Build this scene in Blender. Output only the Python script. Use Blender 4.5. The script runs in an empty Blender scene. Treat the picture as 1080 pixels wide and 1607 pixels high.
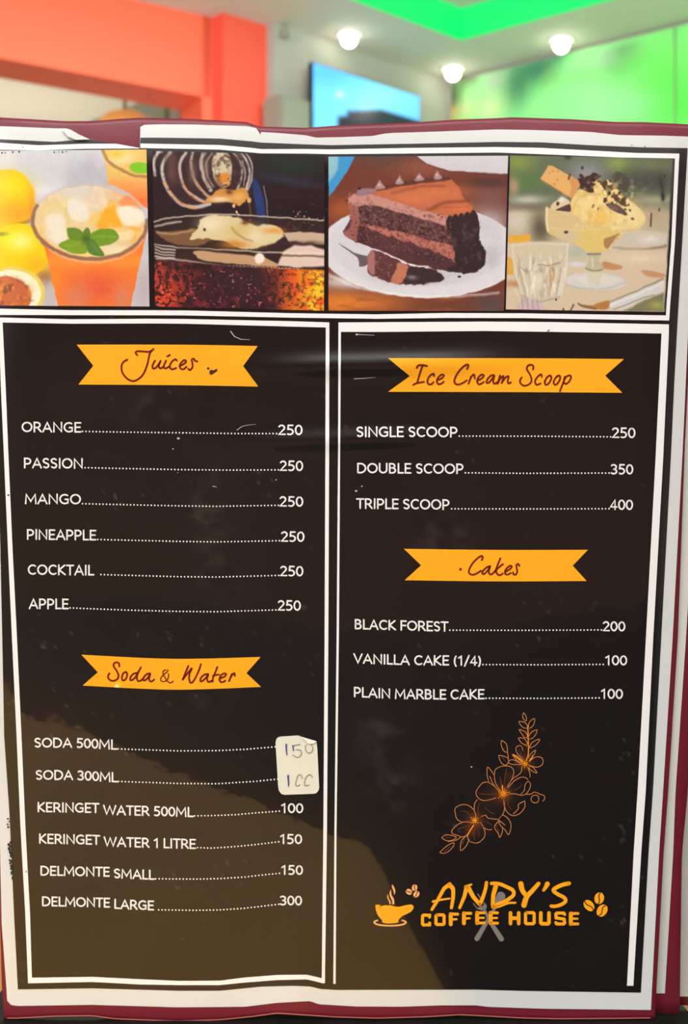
import bpy, math, random
import numpy as np
from mathutils import Vector, Matrix
from mathutils.geometry import delaunay_2d_cdt

random.seed(7)
SC = bpy.context.scene
COL = SC.collection
FPX, CX, CY = 2000.0, 540.0, 803.5          # focal length in px of the 1080x1607 frame

# ------------------------------------------------------------------ camera
cd = bpy.data.cameras.new('camera')
cam = bpy.data.objects.new('camera', cd)
COL.objects.link(cam)
cd.sensor_fit = 'VERTICAL'
cd.sensor_height = 36.0
cd.lens = FPX * 36.0 / 1607.0
cd.clip_start = 0.01
cd.dof.use_dof = True
cd.dof.focus_distance = 0.407
cd.dof.aperture_fstop = 20.0
cam.location = (0, 0, 0)
cam.rotation_euler = (math.radians(90), 0, 0)
SC.camera = cam

# ------------------------------------------------------------------ world, lights, exposure
w = bpy.data.worlds.new('world')
SC.world = w
w.use_nodes = True
w.node_tree.nodes['Background'].inputs[0].default_value = (0.9, 0.93, 1.0, 1)
w.node_tree.nodes['Background'].inputs[1].default_value = 0.35
SC.view_settings.view_transform = 'Standard'
SC.view_settings.look = 'None'
SC.view_settings.gamma = 1.0
SC.view_settings.use_curve_mapping = False
SC.view_settings.exposure = 0.0

HC = 1.5            # ceiling height above the camera
HF = -0.93          # floor


def area(name, loc, target, size, power, color):
    l = bpy.data.lights.new(name, 'AREA')
    l.shape = 'RECTANGLE'
    l.size, l.size_y = size
    l.energy = power
    l.color = color
    o = bpy.data.objects.new(name, l)
    COL.objects.link(o)
    o.location = loc
    o.rotation_euler = (Vector(target) - Vector(loc)).to_track_quat('-Z', 'Y').to_euler()
    return o


area('ceiling_light_over_table', (-0.3, -1.3, 1.42), (0, 0.4, 0), (1.6, 1.0), 66, (1.0, 0.985, 0.965))
area('ceiling_light_right', (1.5, -0.9, 1.42), (0.2, 0.6, -0.1), (0.8, 0.8), 20, (1.0, 0.97, 0.93))
area('ceiling_light_far_side', (0.1, 2.6, 1.40), (0.1, 2.9, -0.9), (1.2, 1.2), 26, (1.0, 0.96, 0.90))
area('uplight_room', (0.1, 2.2, -0.5), (0.2, 3.3, 1.5), (1.8, 1.2), 26, (1.0, 0.98, 0.96))
area('fill_light_behind_left', (-2.2, -1.3, 0.45), (0, 0.4, -0.1), (1.2, 0.9), 34, (1.0, 0.98, 0.94))  # added fill that brightens the lower page, no window behind it
area('mural_fill_light', (1.0, 2.4, 1.35), (1.6, 3.6, 0.9), (1.4, 0.3), 9, (0.97, 1.0, 0.95))  # added light to brighten the mural, stands for no fixture
area('rear_wall_fill_light', (0.0, -1.2, 1.2), (0.0, -3.6, 0.0), (1.6, 0.5), 55, (1.0, 0.95, 0.95))  # added so the rear wall reflects brighter in the page
area('pillar_fill_light', (-0.9, 2.3, 1.2), (-0.5, 3.8, 1.35), (1.2, 0.4), 8, (1.0, 0.95, 0.88))  # added light to lift the orange pillar and beam


# ------------------------------------------------------------------ helpers
def lin(c):
    return tuple((x / 255 / 12.92) if x / 255 <= 0.04045 else ((x / 255 + 0.055) / 1.055) ** 2.4 for x in c)


def mat(name, rgb=(200, 200, 200), rough=0.6, coat=0.0, coat_rough=0.05, emit=None, strength=0.0,
        attr=None, spec=0.5, noise=0.0, nscale=40.0, bump=0.0, bscale=60.0, coat_ior=1.5, metal=0.0):
    m = bpy.data.materials.new(name)
    m.use_nodes = True
    nt = m.node_tree
    b = nt.nodes['Principled BSDF']
    c = (*lin(rgb), 1)
    b.inputs['Base Color'].default_value = c
    b.inputs['Roughness'].default_value = rough
    b.inputs['Specular IOR Level'].default_value = spec
    b.inputs['Coat Weight'].default_value = coat
    b.inputs['Coat Roughness'].default_value = coat_rough
    b.inputs['Coat IOR'].default_value = coat_ior
    b.inputs['Metallic'].default_value = metal
    if emit is not None:
        b.inputs['Emission Color'].default_value = (*lin(emit), 1)
        b.inputs['Emission Strength'].default_value = strength
    tc = nt.nodes.new('ShaderNodeTexCoord')
    src = None
    if attr:
        a = nt.nodes.new('ShaderNodeAttribute')
        a.attribute_name = attr
        src = a.outputs['Color']
        nt.links.new(src, b.inputs['Base Color'])
        if emit is not None:
            nt.links.new(src, b.inputs['Emission Color'])
    if noise > 0:
        n = nt.nodes.new('ShaderNodeTexNoise')
        n.inputs['Scale'].default_value = nscale
        n.inputs['Detail'].default_value = 4
        nt.links.new(tc.outputs['Object'], n.inputs['Vector'])
        mx = nt.nodes.new('ShaderNodeMix')
        mx.data_type = 'RGBA'
        mx.inputs[6].default_value = tuple(x * (1 - noise) for x in c[:3]) + (1,)
        mx.inputs[7].default_value = tuple(min(1, x * (1 + noise)) for x in c[:3]) + (1,)
        nt.links.new(n.outputs['Fac'], mx.inputs[0])
        nt.links.new(mx.outputs[2], b.inputs['Base Color'])
    if bump > 0:
        n = nt.nodes.new('ShaderNodeTexNoise')
        n.inputs['Scale'].default_value = bscale
        n.inputs['Detail'].default_value = 3
        nt.links.new(tc.outputs['Object'], n.inputs['Vector'])
        bp = nt.nodes.new('ShaderNodeBump')
        bp.inputs['Strength'].default_value = bump
        bp.inputs['Distance'].default_value = 0.002
        nt.links.new(n.outputs['Fac'], bp.inputs['Height'])
        nt.links.new(bp.outputs['Normal'], b.inputs['Normal'])
        nt.links.new(bp.outputs['Normal'], b.inputs['Coat Normal'])
    return m


def mesh_obj(name, verts, faces, material, parent=None, smooth=False, colors=None):
    me = bpy.data.meshes.new(name)
    me.from_pydata([tuple(v) for v in verts], [], faces)
    if colors is not None:
        ca = me.color_attributes.new('print', 'FLOAT_COLOR', 'POINT')
        arr = np.ones((len(verts), 4), dtype=np.float32)
        arr[:, :3] = colors
        ca.data.foreach_set('color', arr.ravel())
    if smooth:
        me.polygons.foreach_set('use_smooth', [True] * len(me.polygons))
    me.materials.append(material)
    me.update()
    o = bpy.data.objects.new(name, me)
    COL.objects.link(o)
    if parent is not None:
        o.parent = parent
        o.matrix_parent_inverse = parent.matrix_world.inverted() if parent.parent is None and parent.type == 'EMPTY' else Matrix.Identity(4)
    return o


def tag(o, label=None, cat=None, group=None, kind=None):
    if label:
        o['label'] = label
    if cat:
        o['category'] = cat
    if group:
        o['group'] = group
    if kind:
        o['kind'] = kind
    return o


def thing(name, label, cat, loc=(0, 0, 0), group=None):
    o = bpy.data.objects.new(name, None)
    COL.objects.link(o)
    o.location = loc
    o.empty_display_size = 0.05
    bpy.context.view_layer.update()
    return tag(o, label, cat, group)


class MB:
    """collects boxes, prisms and lathes in world space"""
    def __init__(self):
        self.v, self.f = [], []

    def add(self, vs, fs):
        n = len(self.v)
        self.v += [Vector(p) for p in vs]
        self.f += [tuple(i + n for i in f) for f in fs]
        return self

    def prism(self, poly, z0, z1):
        n = len(poly)
        vs = [(x, y, z0) for x, y in poly] + [(x, y, z1) for x, y in poly]
        fs = [tuple(range(n - 1, -1, -1)), tuple(range(n, 2 * n))]
        fs += [(i, (i + 1) % n, n + (i + 1) % n, n + i) for i in range(n)]
        return self.add(vs, fs)

    def box(self, o, ax, ay, x0, x1, y0, y1, z0, z1):
        o, ax, ay = Vector(o), Vector(ax), Vector(ay)
        c = [o + ax * x + ay * y for x, y in ((x0, y0), (x1, y0), (x1, y1), (x0, y1))]
        return self.prism([(p.x, p.y) for p in c], o.z + z0, o.z + z1)

    def lathe(self, cx, cy, prof, n=24):
        vs, fs = [], []
        for r, z in prof:
            for k in range(n):
                a = 2 * math.pi * k / n
                vs.append((cx + r * math.cos(a), cy + r * math.sin(a), z))
        for j in range(len(prof) - 1):
            for k in range(n):
                fs.append((j * n + k, j * n + (k + 1) % n, (j + 1) * n + (k + 1) % n, (j + 1) * n + k))
        fs.append(tuple(range(n)))
        fs.append(tuple(reversed(range((len(prof) - 1) * n, len(prof) * n))))
        return self.add(vs, fs)

    def build(self, name, material, parent=None, smooth=False):
        return mesh_obj(name, self.v, self.f, material, parent, smooth)


# ------------------------------------------------------------------ materials
M = {
    'ceiling': mat('ceiling_paint', (205, 200, 190), 0.85, noise=0.03, nscale=3),
    'tray': mat('tray_ceiling_paint', (215, 190, 195), 0.85),
    'wall': mat('wall_paint', (172, 174, 164), 0.85, noise=0.03, nscale=3),
    'cream': mat('cream_wall_paint', (215, 208, 190), 0.85, noise=0.04, nscale=2),
    'greywall': mat('grey_wall_paint', (150, 155, 140), 0.85, noise=0.03, nscale=3),
    'orange': mat('coral_orange_paint', (250, 112, 78), 0.6, noise=0.04, nscale=2),
    'coral': mat('coral_paint', (240, 92, 70), 0.6, noise=0.04, nscale=2),
    'green_led': mat('green_led_diffuser', (10, 120, 60), 0.5, emit=(6, 238, 112), strength=0.9),
    'globe': mat('warm_white_globe', (255, 250, 240), 0.4, emit=(255, 246, 228), strength=14.0),
    'trimring': mat('white_trim_ring', (235, 235, 230), 0.4),
    'mural': mat('mural_print', attr='print', rough=0.7),
    'screen': mat('television_screen', attr='print', rough=0.2, emit=(0, 0, 0), strength=0.75),
    'blackplastic': mat('black_plastic', (18, 18, 20), 0.4, noise=0.1),
    'cabinet': mat('grey_cabinet', (140, 143, 130), 0.6, noise=0.04, nscale=4),
    'lamp': mat('orange_lamp_shade', (250, 180, 100), 0.6, emit=(250, 170, 90), strength=0.35),
    'door_green': mat('green_door_frame', (120, 160, 95), 0.6),
    'door_white': mat('white_door_frame', (215, 215, 215), 0.6),
    'door_mauve': mat('mauve_curtain', (170, 135, 145), 0.8),
    'floor': mat('brown_floor_tiles', (92, 70, 52), 0.5, noise=0.1, nscale=2),
    'rear': mat('maroon_wall', (120, 66, 78), 0.8, noise=0.2, nscale=1.5),
    'table': mat('varnished_wood', (198, 150, 58), 0.5, coat=0.0, spec=0.3, noise=0.38, nscale=9),
    'added_cloth': mat('added_black_cloth', (20, 18, 17), 0.6, spec=0.2, noise=0.2, nscale=40),
    'tan': mat('olive_tan_upholstery', (182, 156, 92), 0.85, noise=0.08, nscale=5),
    'tandark': mat('brown_upholstery', (92, 58, 34), 0.85, noise=0.15, nscale=5),
    'vinyl': mat('burgundy_vinyl', (112, 24, 42), 0.5, coat=0.1, coat_rough=0.3, noise=0.12, nscale=60, bump=0.06, bscale=200),
    'sheet': mat('white_printed_paper', (214, 218, 215), 0.35, coat=0.6, coat_rough=0.08, noise=0.02, nscale=25, bump=0.12, bscale=60),
    'sheet2': mat('white_paper', (200, 202, 192), 0.5, noise=0.03, nscale=30),
    'black': mat('black_print', attr='print', rough=0.35, coat=1.0, coat_rough=0.05, coat_ior=1.62, bump=0.10, bscale=50),
    'white_ink': mat('white_print', (236, 236, 232), 0.4, coat=0.5, coat_rough=0.08),
    'line_ink': mat('white_frame_print', (240, 240, 238), 0.4, coat=0.5, coat_rough=0.08),
    'photo': mat('photo_print', attr='print', rough=0.35, coat=0.8, coat_rough=0.06, bump=0.08, bscale=50),
    'amber': mat('amber_print', (255, 172, 30), 0.4, coat=0.4, coat_rough=0.08),
    'rust': mat('rust_brown_print', (110, 24, 8), 0.4, coat=0.5, coat_rough=0.08),
    'speck': mat('dark_smudge', (70, 18, 8), 0.6),
    'grey_ink': mat('grey_print', (128, 124, 120), 0.4, coat=0.5, coat_rough=0.08),
    'floral': mat('floral_line_print', (200, 128, 74), 0.4, coat=0.5),
    'floral_hi': mat('floral_bright_print', (255, 158, 34), 0.4, coat=0.5),
    'floral_lo': mat('floral_dim_print', (112, 62, 30), 0.4, coat=0.5),
    'peach': mat('peach_print', (250, 180, 110), 0.4, coat=0.5),
    'sticker': mat('sticker_paper', (222, 224, 204), 0.6, noise=0.03, nscale=120),
    'sticker_back': mat('sticker_curl_paper', (246, 242, 224), 0.6),
    'blue_pen': mat('blue_ballpoint_ink', (70, 58, 140), 0.6),
    'grey_pen': mat('faded_ballpoint_ink', (128, 130, 128), 0.6),
}

# ================================================================== THE SETTING
C0 = Vector((0.366, 4.44, 0))
D1 = Vector((-0.735, -0.678, 0)).normalized()      # along the television wall, to the left
D2 = Vector((0.788, -0.616, 0)).normalized()       # along the mural wall, to the right


def at_ceiling(px, py, h=HC):
    v = CY - py
    Y = h * FPX / v
    return Vector(((px - CX) / FPX * Y, Y, 0))


def on_wall(px, py, o, d, gap=0.0):
    """point where the sight line of a pixel meets the vertical plane through o along d"""
    n = Vector((d.y, -d.x, 0)).normalized()
    r = Vector(((px - CX) / FPX, 1, (CY - py) / FPX))
    t = (n.dot(o) + gap) / n.dot(r)
    return r * t


# floor
tag(MB().prism([(-7, -6), (8, -6), (8, 8), (-7, 8)], HF - 0.05, HF).build('floor', M['floor']), kind='structure')

# ceiling: slab with a recessed tray lit green
TC = at_ceiling(724, 64)
TL = TC + D1 * 5.5
TR = TC + D2 * 5.5
TX = TC + D1 * 5.5 + D2 * 5.5
tray = [TC, TR, TX, TL]
big = [Vector((0.4, 9, 0)), Vector((9, 2, 0)), Vector((0, -9, 0)), Vector((-9, 1, 0))]
vs, fs = [], []
for a, b in zip(big, tray):
    vs += [(a.x, a.y, HC), (b.x, b.y, HC), (a.x, a.y, HC + 0.3)]
for i in range(4):
    j = (i + 1) % 4
    fs.append((3 * i, 3 * i + 1, 3 * j + 1, 3 * j))
ceil = tag(mesh_obj('ceiling', vs, fs, M['ceiling']), kind='structure')
REC = 0.105
mesh_obj('recessed_tray', [(p.x, p.y, HC + REC) for p in tray] + [(p.x, p.y, HC + REC + 0.1) for p in tray],
         [(0, 1, 2, 3), (4, 5, 6, 7), (0, 1, 5, 4), (1, 2, 6, 5), (2, 3, 7, 6), (3, 0, 4, 7)], M['tray'], ceil)
for i in range(4):
    a, b = tray[i], tray[(i + 1) % 4]
    nrm = (TX + TC) / 2 - (a + b) / 2
    nrm.normalize()
    a2, b2 = a - nrm * 0.02, b - nrm * 0.02
    poly = [(a.x, a.y), (b.x, b.y), (b2.x, b2.y), (a2.x, a2.y)]
    MB().prism(poly, HC + 0.001, HC + REC).build('green_light_strip', M['green_led'], ceil)

# television wall, mural wall and the far walls
WE = on_wall(434, 60, C0, D1)
WE.z = 0
n1 = Vector((D1.y, -D1.x, 0))
if n1.dot(-C0) < 0:
    n1 = -n1            # n1: from the wall into the room
n2 = Vector((D2.y, -D2.x, 0))
if n2.dot(-C0) < 0:
    n2 = -n2


def wallbox(name, o, d, nin, a, b, z0, z1, m, thick=0.12):
    mb = MB()
    mb.box(o, d, -nin, a, b, 0, thick, z0, z1)
    return tag(mb.build(name, m), kind='structure')


wall_tv = wallbox('wall_back', C0, D1, n1, 0, (WE - C0).length + 0.01, HF, HC, M['wall'])
wall_r = wallbox('wall_right', C0, D2, n2, 0.0, 6.2, HF, HC, M['wall'])
wallbox('wall_front', C0 + D2 * 6.2, D1, -n1 if False else (-D2), -0.1, 7.6, HF, HC, M['rear'])
wallbox('wall_left', C0 + D1 * 7.5, D2, -D1, -0.1, 6.3, HF, HC, M['rear'])

# mural on the right-hand wall: flat print, painted procedurally per vertex


def fbm(X, Y, s, seed=0, oct=4):
    """smooth value noise 0..1"""
    rng = np.random.RandomState(seed)
    tab = rng.rand(256, 256)
    out = np.zeros_like(X, dtype=float)
    amp, tot = 1.0, 0.0
    for o in range(oct):
        x, y = X / s * 2 ** o + 37.1 * o, Y / s * 2 ** o + 11.7 * o
        xi, yi = np.floor(x).astype(int), np.floor(y).astype(int)
        fx, fy = x - xi, y - yi
        fx, fy = fx * fx * (3 - 2 * fx), fy * fy * (3 - 2 * fy)
        a = tab[xi % 256, yi % 256]
        b = tab[(xi + 1) % 256, yi % 256]
        c = tab[xi % 256, (yi + 1) % 256]
        d = tab[(xi + 1) % 256, (yi + 1) % 256]
        out += amp * ((a * (1 - fx) + b * fx) * (1 - fy) + (c * (1 - fx) + d * fx) * fy)
        tot += amp
        amp *= 0.55
    return out / tot


def catmull(pts, closed=False, n=6):
    P = [np.array(p, float) for p in pts]
    if len(P) < 3:
        return np.array(P)
    out = []
    m = len(P)
    rng = range(m) if closed else range(m - 1)
    for i in rng:
        if closed:
            p0, p1, p2, p3 = P[i - 1], P[i], P[(i + 1) % m], P[(i + 2) % m]
        else:
            p0, p1, p2, p3 = P[max(i - 1, 0)], P[i], P[i + 1], P[min(i + 2, m - 1)]
        for k in range(n):
            t = k / n
            out.append(0.5 * ((2 * p1) + (-p0 + p2) * t + (2 * p0 - 5 * p1 + 4 * p2 - p3) * t * t + (-p0 + 3 * p1 - 3 * p2 + p3) * t ** 3))
    if not closed:
        out.append(P[-1])
    return np.array(out)


class Paint:
    """evaluates layered flat artwork at a set of points (sRGB 0..255)"""
    def __init__(self, X, Y, bg):
        self.X, self.Y = X, Y
        self.c = np.tile(np.array(bg, float), (len(X), 1))

    def mix(self, col, a):
        a = np.clip(a, 0, 1)[:, None]
        col = np.array(col, float)
        self.c = self.c * (1 - a) + col * a

    def seg(self, pts):
        """distance to polyline"""
        d = np.full(len(self.X), 1e9)
        for p, q in zip(pts[:-1], pts[1:]):
            vx, vy = q[0] - p[0], q[1] - p[1]
            L = vx * vx + vy * vy + 1e-9
            t = np.clip(((self.X - p[0]) * vx + (self.Y - p[1]) * vy) / L, 0, 1)
            d = np.minimum(d, np.hypot(self.X - p[0] - t * vx, self.Y - p[1] - t * vy))
        return d

    def poly(self, pts, col, soft=6, a=1.0, smooth=True, rag=0, rs=30, seed=1):
        P = catmull(pts, True, 4) if smooth else np.array(pts, float)
        P = np.vstack([P, P[:1]])
        inside = np.zeros(len(self.X), bool)
        for (x0, y0), (x1, y1) in zip(P[:-1], P[1:]):
            if y0 == y1:
                continue
            c = (self.Y > min(y0, y1)) & (self.Y <= max(y0, y1))
            inside ^= c & (self.X < x0 + (self.Y - y0) / (y1 - y0) * (x1 - x0))
        d = self.seg(P) * np.where(inside, 1, -1)
        if rag:
            d = d + (fbm(self.X, self.Y, rs, seed, 3) - 0.5) * 2 * rag
        m = np.clip(d / soft + 0.5, 0, 1) * a
        self.mix(col, m)
        return m

    def line(self, pts, col, wd, soft=5, a=1.0, smooth=True):
        P = catmull(pts, False, 5) if smooth else np.array(pts, float)
        self.mix(col, np.clip((wd * .42 - self.seg(P)) / (soft * 1.6) + 0.5, 0, 1) * a * .86)

    def ell(self, cx, cy, rx, ry, col, rot=0, soft=0.08, a=1.0):
        r = math.radians(rot)
        x, y = self.X - cx, self.Y - cy
        u, v = (x * math.cos(r) + y * math.sin(r)) / rx, (-x * math.sin(r) + y * math.cos(r)) / ry
        d = np.hypot(u, v)
        m = np.clip((1 - d) / soft + 0.5, 0, 1) * a
        self.mix(col, m)
        return m

    def blob(self, cx, cy, rx, ry, col, a=1.0, rot=0):
        r = math.radians(rot)
        x, y = self.X - cx, self.Y - cy
        u, v = (x * math.cos(r) + y * math.sin(r)) / rx, (-x * math.sin(r) + y * math.cos(r)) / ry
        self.mix(col, np.exp(-(u * u + v * v)) * a)

    def grain(self, s, amt, seed=3, mask=None):
        n = (fbm(self.X, self.Y, s, seed, 3) - 0.5) * 2 * amt
        if mask is not None:
            n = n * mask
        self.c = np.clip(self.c + n[:, None], 0, 255)

    def linear(self):
        c = np.clip(self.c, 0, 255) / 255
        return np.where(c <= 0.04045, c / 12.92, ((c + 0.055) / 1.055) ** 2.4)


# mural geometry: a thin board on the wall from the corner to the right; picture laid out in wall metres
def mural():
    L, nx, nz = 4.6, 150, 90
    z0, z1 = HF + 0.1, HC - 0.012
    g = 0.012
    us = np.linspace(0.02, L, nx)
    zs = np.linspace(z0, z1, nz)
    U, Z = np.meshgrid(us, zs, indexing='ij')
    U, Z = U.ravel(), Z.ravel()
    p = Paint(U * 100, Z * 100, (135, 232, 135))
    def at(px, py):
        q = on_wall(px, py, C0, D2)
        return (Vector((q.x, q.y, 0)) - C0).length * 100, q.z * 100

    def B(px, py, rx, ry, col, a=.9):
        u, z = at(px, py)
        u2, _ = at(px + rx, py)
        p.blob(u, z, u2 - u, ry * .215, col, a)
    B(960, 110, 90, 26, (98, 176, 90))
    B(1045, 120, 60, 60, (84, 222, 70), .8)
    B(1075, 170, 40, 40, (70, 225, 60), .8)
    B(900, 160, 60, 36, (132, 250, 140))
    B(980, 175, 60, 20, (140, 245, 150), .8)
    B(840, 175, 40, 20, (150, 245, 150), .8)
    B(850, 110, 34, 22, (40, 104, 84))
    B(815, 135, 22, 36, (56, 120, 86))
    B(880, 90, 20, 10, (60, 130, 90), .7)
    B(955, 92, 18, 14, (150, 170, 160), .7)
    B(985, 80, 22, 10, (90, 140, 90), .7)
    B(714, 155, 14, 34, (50, 52, 32), 1)
    B(742, 125, 16, 14, (80, 84, 66))
    B(735, 175, 16, 18, (205, 214, 150))
    B(780, 128, 20, 18, (172, 184, 168))
    B(775, 172, 22, 22, (216, 236, 170))
    B(712, 182, 8, 12, (230, 160, 80))
    B(866, 120, 6, 16, (150, 180, 60), .7)
    p.grain(34, 34, 5)
    nrm = n2
    vs = [C0 + D2 * float(u) + nrm * g + Vector((0, 0, float(z))) for u, z in zip(U, Z)]
    fs = [(i * nz + j, (i + 1) * nz + j, (i + 1) * nz + j + 1, i * nz + j + 1) for i in range(nx - 1) for j in range(nz - 1)]
    o = mesh_obj('mural_print', vs, fs, M['mural'], wall_r, False, p.linear())
    so = o.modifiers.new('thickness', 'SOLIDIFY')
    so.thickness = 0.008
    so.offset = 0
    # seam between two lengths of the print
    s = on_wall(1062, 120, C0, D2)
    d = (Vector((s.x, s.y, 0)) - C0).length
    MB().box(C0 + n2 * 0.017, D2, n2, d, d + 0.006, 0, 0.003, z0, z1).build('seam_strip', M['door_green'], wall_r)


mural()

# orange beam and pillar (structure)
PA = at_ceiling(434, 45)
PB = at_ceiling(350, 19)
PC = at_ceiling(318, 24)
dB = (PB - PA).normalized()
nB = Vector((dB.y, -dB.x, 0))
if nB.dot(-PA) > 0:
    nB = -nB              # away from the camera
mb = MB().prism([(p.x, p.y) for p in (PA, PB, PB + nB * 0.22, PA + nB * 0.22)], HF, HC)
tag(mb.build('pillar_1', M['coral']), kind='structure')
PD = PC + Vector((-0.184, -0.114, 0)) * 6
dD = (PD - PC).normalized()
nD = Vector((dD.y, -dD.x, 0))
if nD.dot(-PC) > 0:
    nD = -nD
zb = 1.255
mb = MB().prism([(p.x, p.y) for p in (PC + dD * -0.03, PD, PD + nD * 0.16, PC + nD * 0.16 - dD * 0.03)], zb, HC)
beam = tag(mb.build('beam_1', M['orange']), kind='structure')
mb = MB().prism([(p.x, p.y) for p in (PC - dD * 0.06, PC, PC + nD * 0.16, PC + nD * 0.16 - dD * 0.06)], HF, HC)
tag(mb.build('pillar_2', M['orange']), kind='structure')

# second room seen under the beam
Q1 = at_ceiling(264, 143)
Q2 = at_ceiling(150, 187)
dq = (Q2 - Q1).normalized()
mb = MB().prism([(p.x, p.y) for p in (Q1, Q1 + dq * 0.5, Q1 + dq * 0.5 + Vector((0.1, 0.1, 0)), Q1 + Vector((0.1, 0.1, 0)))], HF, HC)
tag(mb.build('wall_far_partition', M['greywall']), kind='structure')
tag(MB().prism([(-7, 5.6), (0.5, 5.6), (0.5, 5.7), (-7, 5.7)], HF, HC).build('wall_far', M['cream']), kind='structure')
tag(MB().prism([(-7, -3), (-6.9, -3), (-6.9, 5.7), (-7, 5.7)], HF, HC).build('wall_second_room', M['cream']), kind='structure')
area('ceiling_light_second_room', (-1.3, 4.6, 0.7), (-1.4, 5.0, 1.5), (1.1, 0.8), 11, (1.0, 0.9, 0.72))
for px0, px1, mm in ((258, 265, 'door_green'), (266, 281, 'door_white'), (281, 318, 'door_mauve')):
    a, b = at_ceiling(px0, 150), at_ceiling(px1, 150)
    a, b = a * (4.5 / a.y), b * (4.5 / b.y)
    tag(MB().prism([(a.x, a.y), (b.x, b.y), (b.x, b.y + .05), (a.x, a.y + .05)], HF, HC).build('trim_1', M[mm]), kind='structure')

# globe shade hanging in the second room
p = Vector(((196 - CX) / FPX * 4.3, 4.3, (CY - 196) / FPX * 4.3))
lamp = thing('pendant_lamp', 'blurred round orange pendant shade glowing under the orange beam', 'lamp', p)
R = 0.085
prof = [(R * math.sin(a), p.z - R * 0.55 * math.cos(a)) for a in np.linspace(0.15, math.pi - 0.15, 14)]
MB().lathe(p.x, p.y, prof, 28).build('lamp_shade', M['lamp'], lamp, True)
MB().lathe(p.x, p.y, [(0.006, p.z + R * .5), (0.006, HC)], 8).build('lamp_cord', M['door_mauve'], lamp, True)

# downlights
for px, py, lab in ((548, 49, 'round glowing ceiling downlight nearest the orange pillar'),
                    (711, 103, 'round glowing ceiling downlight by the room corner, lowest of the three'),
                    (881, 58, 'round glowing ceiling downlight beside the green mural wall')):
    q = at_ceiling(px, py + 3)
    t = thing('ceiling_downlight', lab, 'ceiling light', (q.x, q.y, HC), 'ceiling downlights')
    MB().lathe(q.x, q.y, [(0.034, HC + 0.01), (0.040, HC - 0.001), (0.038, HC - 0.006), (0.030, HC - 0.008), (0.028, HC)], 24).build('trim_ring', M['trimring'], t, True)
    MB().lathe(q.x, q.y, [(0.0235 * math.sin(a), HC - 0.020 - 0.0235 * math.cos(a)) for a in np.linspace(0.1, math.pi - 0.1, 9)], 20).build('light_globe', M['globe'], t, True)

# television on the back wall
def tv():
    gap = -0.06 if n1.dot(C0) > 0 else 0.06
    o = C0 + n1 * 0.06
    A = on_wall(491, 103, o, D1)
    B = on_wall(658, 148, o, D1)
    ztop = (A.z + B.z) / 2
    a = (Vector((A.x, A.y, 0)) - o).dot(D1)
    b = (Vector((B.x, B.y, 0)) - o).dot(D1)
    z0 = ztop - 0.5 * abs(a - b) * 1.15
    t = thing('television', 'wall-mounted television with a bright blue screen', 'television', (o.x, o.y, 0))
    mb = MB()
    mb.box(o, D1, -n1, b - 0.003, a + 0.003, -0.0, 0.018, z0 - 0.01, ztop + 0.003)
    mb.build('casing', M['blackplastic'], t)
    mb = MB()
    mb.box(o, D1, -n1, (a + b) / 2 - 0.08, (a + b) / 2 + 0.08, 0.018, 0.06, z0 + 0.1, ztop - 0.1)
    mb.build('wall_bracket', M['blackplastic'], t)
    nx, nz = 60, 36
    U, Z = np.meshgrid(np.linspace(b, a, nx), np.linspace(z0, ztop, nz), indexing='ij')
    U, Z = U.ravel(), Z.ravel()
    pos = [o + D1 * float(u) + n1 * 0.002 + Vector((0, 0, float(z))) for u, z in zip(U, Z)]
    PX = np.array([CX + q.x / q.y * FPX for q in pos])
    PY = np.array([CY - q.z / q.y * FPX for q in pos])
    pt = Paint(PX, PY, (105, 185, 252))
    pt.blob(520, 115, 60, 20, (80, 160, 252), .8)
    pt.blob(600, 150, 50, 30, (130, 215, 250), .8)
    pt.blob(534, 148, 7, 5, (200, 250, 255), .9)
    pt.poly([(530, 183), (545, 181), (545, 174), (600, 172), (660, 190), (660, 260), (530, 260)], (34, 34, 52), 3, 1, False)
    fs = [(i * nz + j, (i + 1) * nz + j, (i + 1) * nz + j + 1, i * nz + j + 1) for i in range(nx - 1) for j in range(nz - 1)]
    mesh_obj('screen', pos, fs, M['screen'], t, False, pt.linear())


tv()
# grey cabinet left of the television
o = C0 + n1 * 0.0
A = on_wall(440, 146, o + n1 * 0.08, D1)
B = on_wall(486, 160, o + n1 * 0.08, D1)
a = (Vector((A.x, A.y, 0)) - C0).dot(D1)
b = (Vector((B.x, B.y, 0)) - C0).dot(D1)
cab = thing('wall_cabinet', 'plain grey wall cabinet between the orange pillar and the television', 'cabinet', (A.x, A.y, 0))
mb = MB()
mb.box(C0 + n1 * 0.08, D1, -n1, b, a, 0.0, 0.08, 0.7, (A.z + B.z) / 2)
mb.build('cabinet_body', M['cabinet'], cab)
mb = MB()
mb.box(C0 + n1 * 0.086, D1, -n1, b + .006, a - .006, 0.0, 0.005, 0.71, (A.z + B.z) / 2 - .01)
mb.build('cabinet_door', M['cabinet'], cab)
# small black sensor high on the wall
q = on_wall(447, 52, C0 + n1 * 0.03, D1)
s = MB().lathe(q.x, q.y, [(0.012, q.z - .012), (0.014, q.z), (0.012, q.z + .012)], 14).build('wall_sensor', M['cabinet'])
tag(s, 'small grey round sensor high on the wall by the orange pillar', 'sensor')

# ================================================================== THE MENU
PLA, PLB = 0.4043, 0.2103       # depth of the leaning page: Y = PLA - PLB * z


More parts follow.
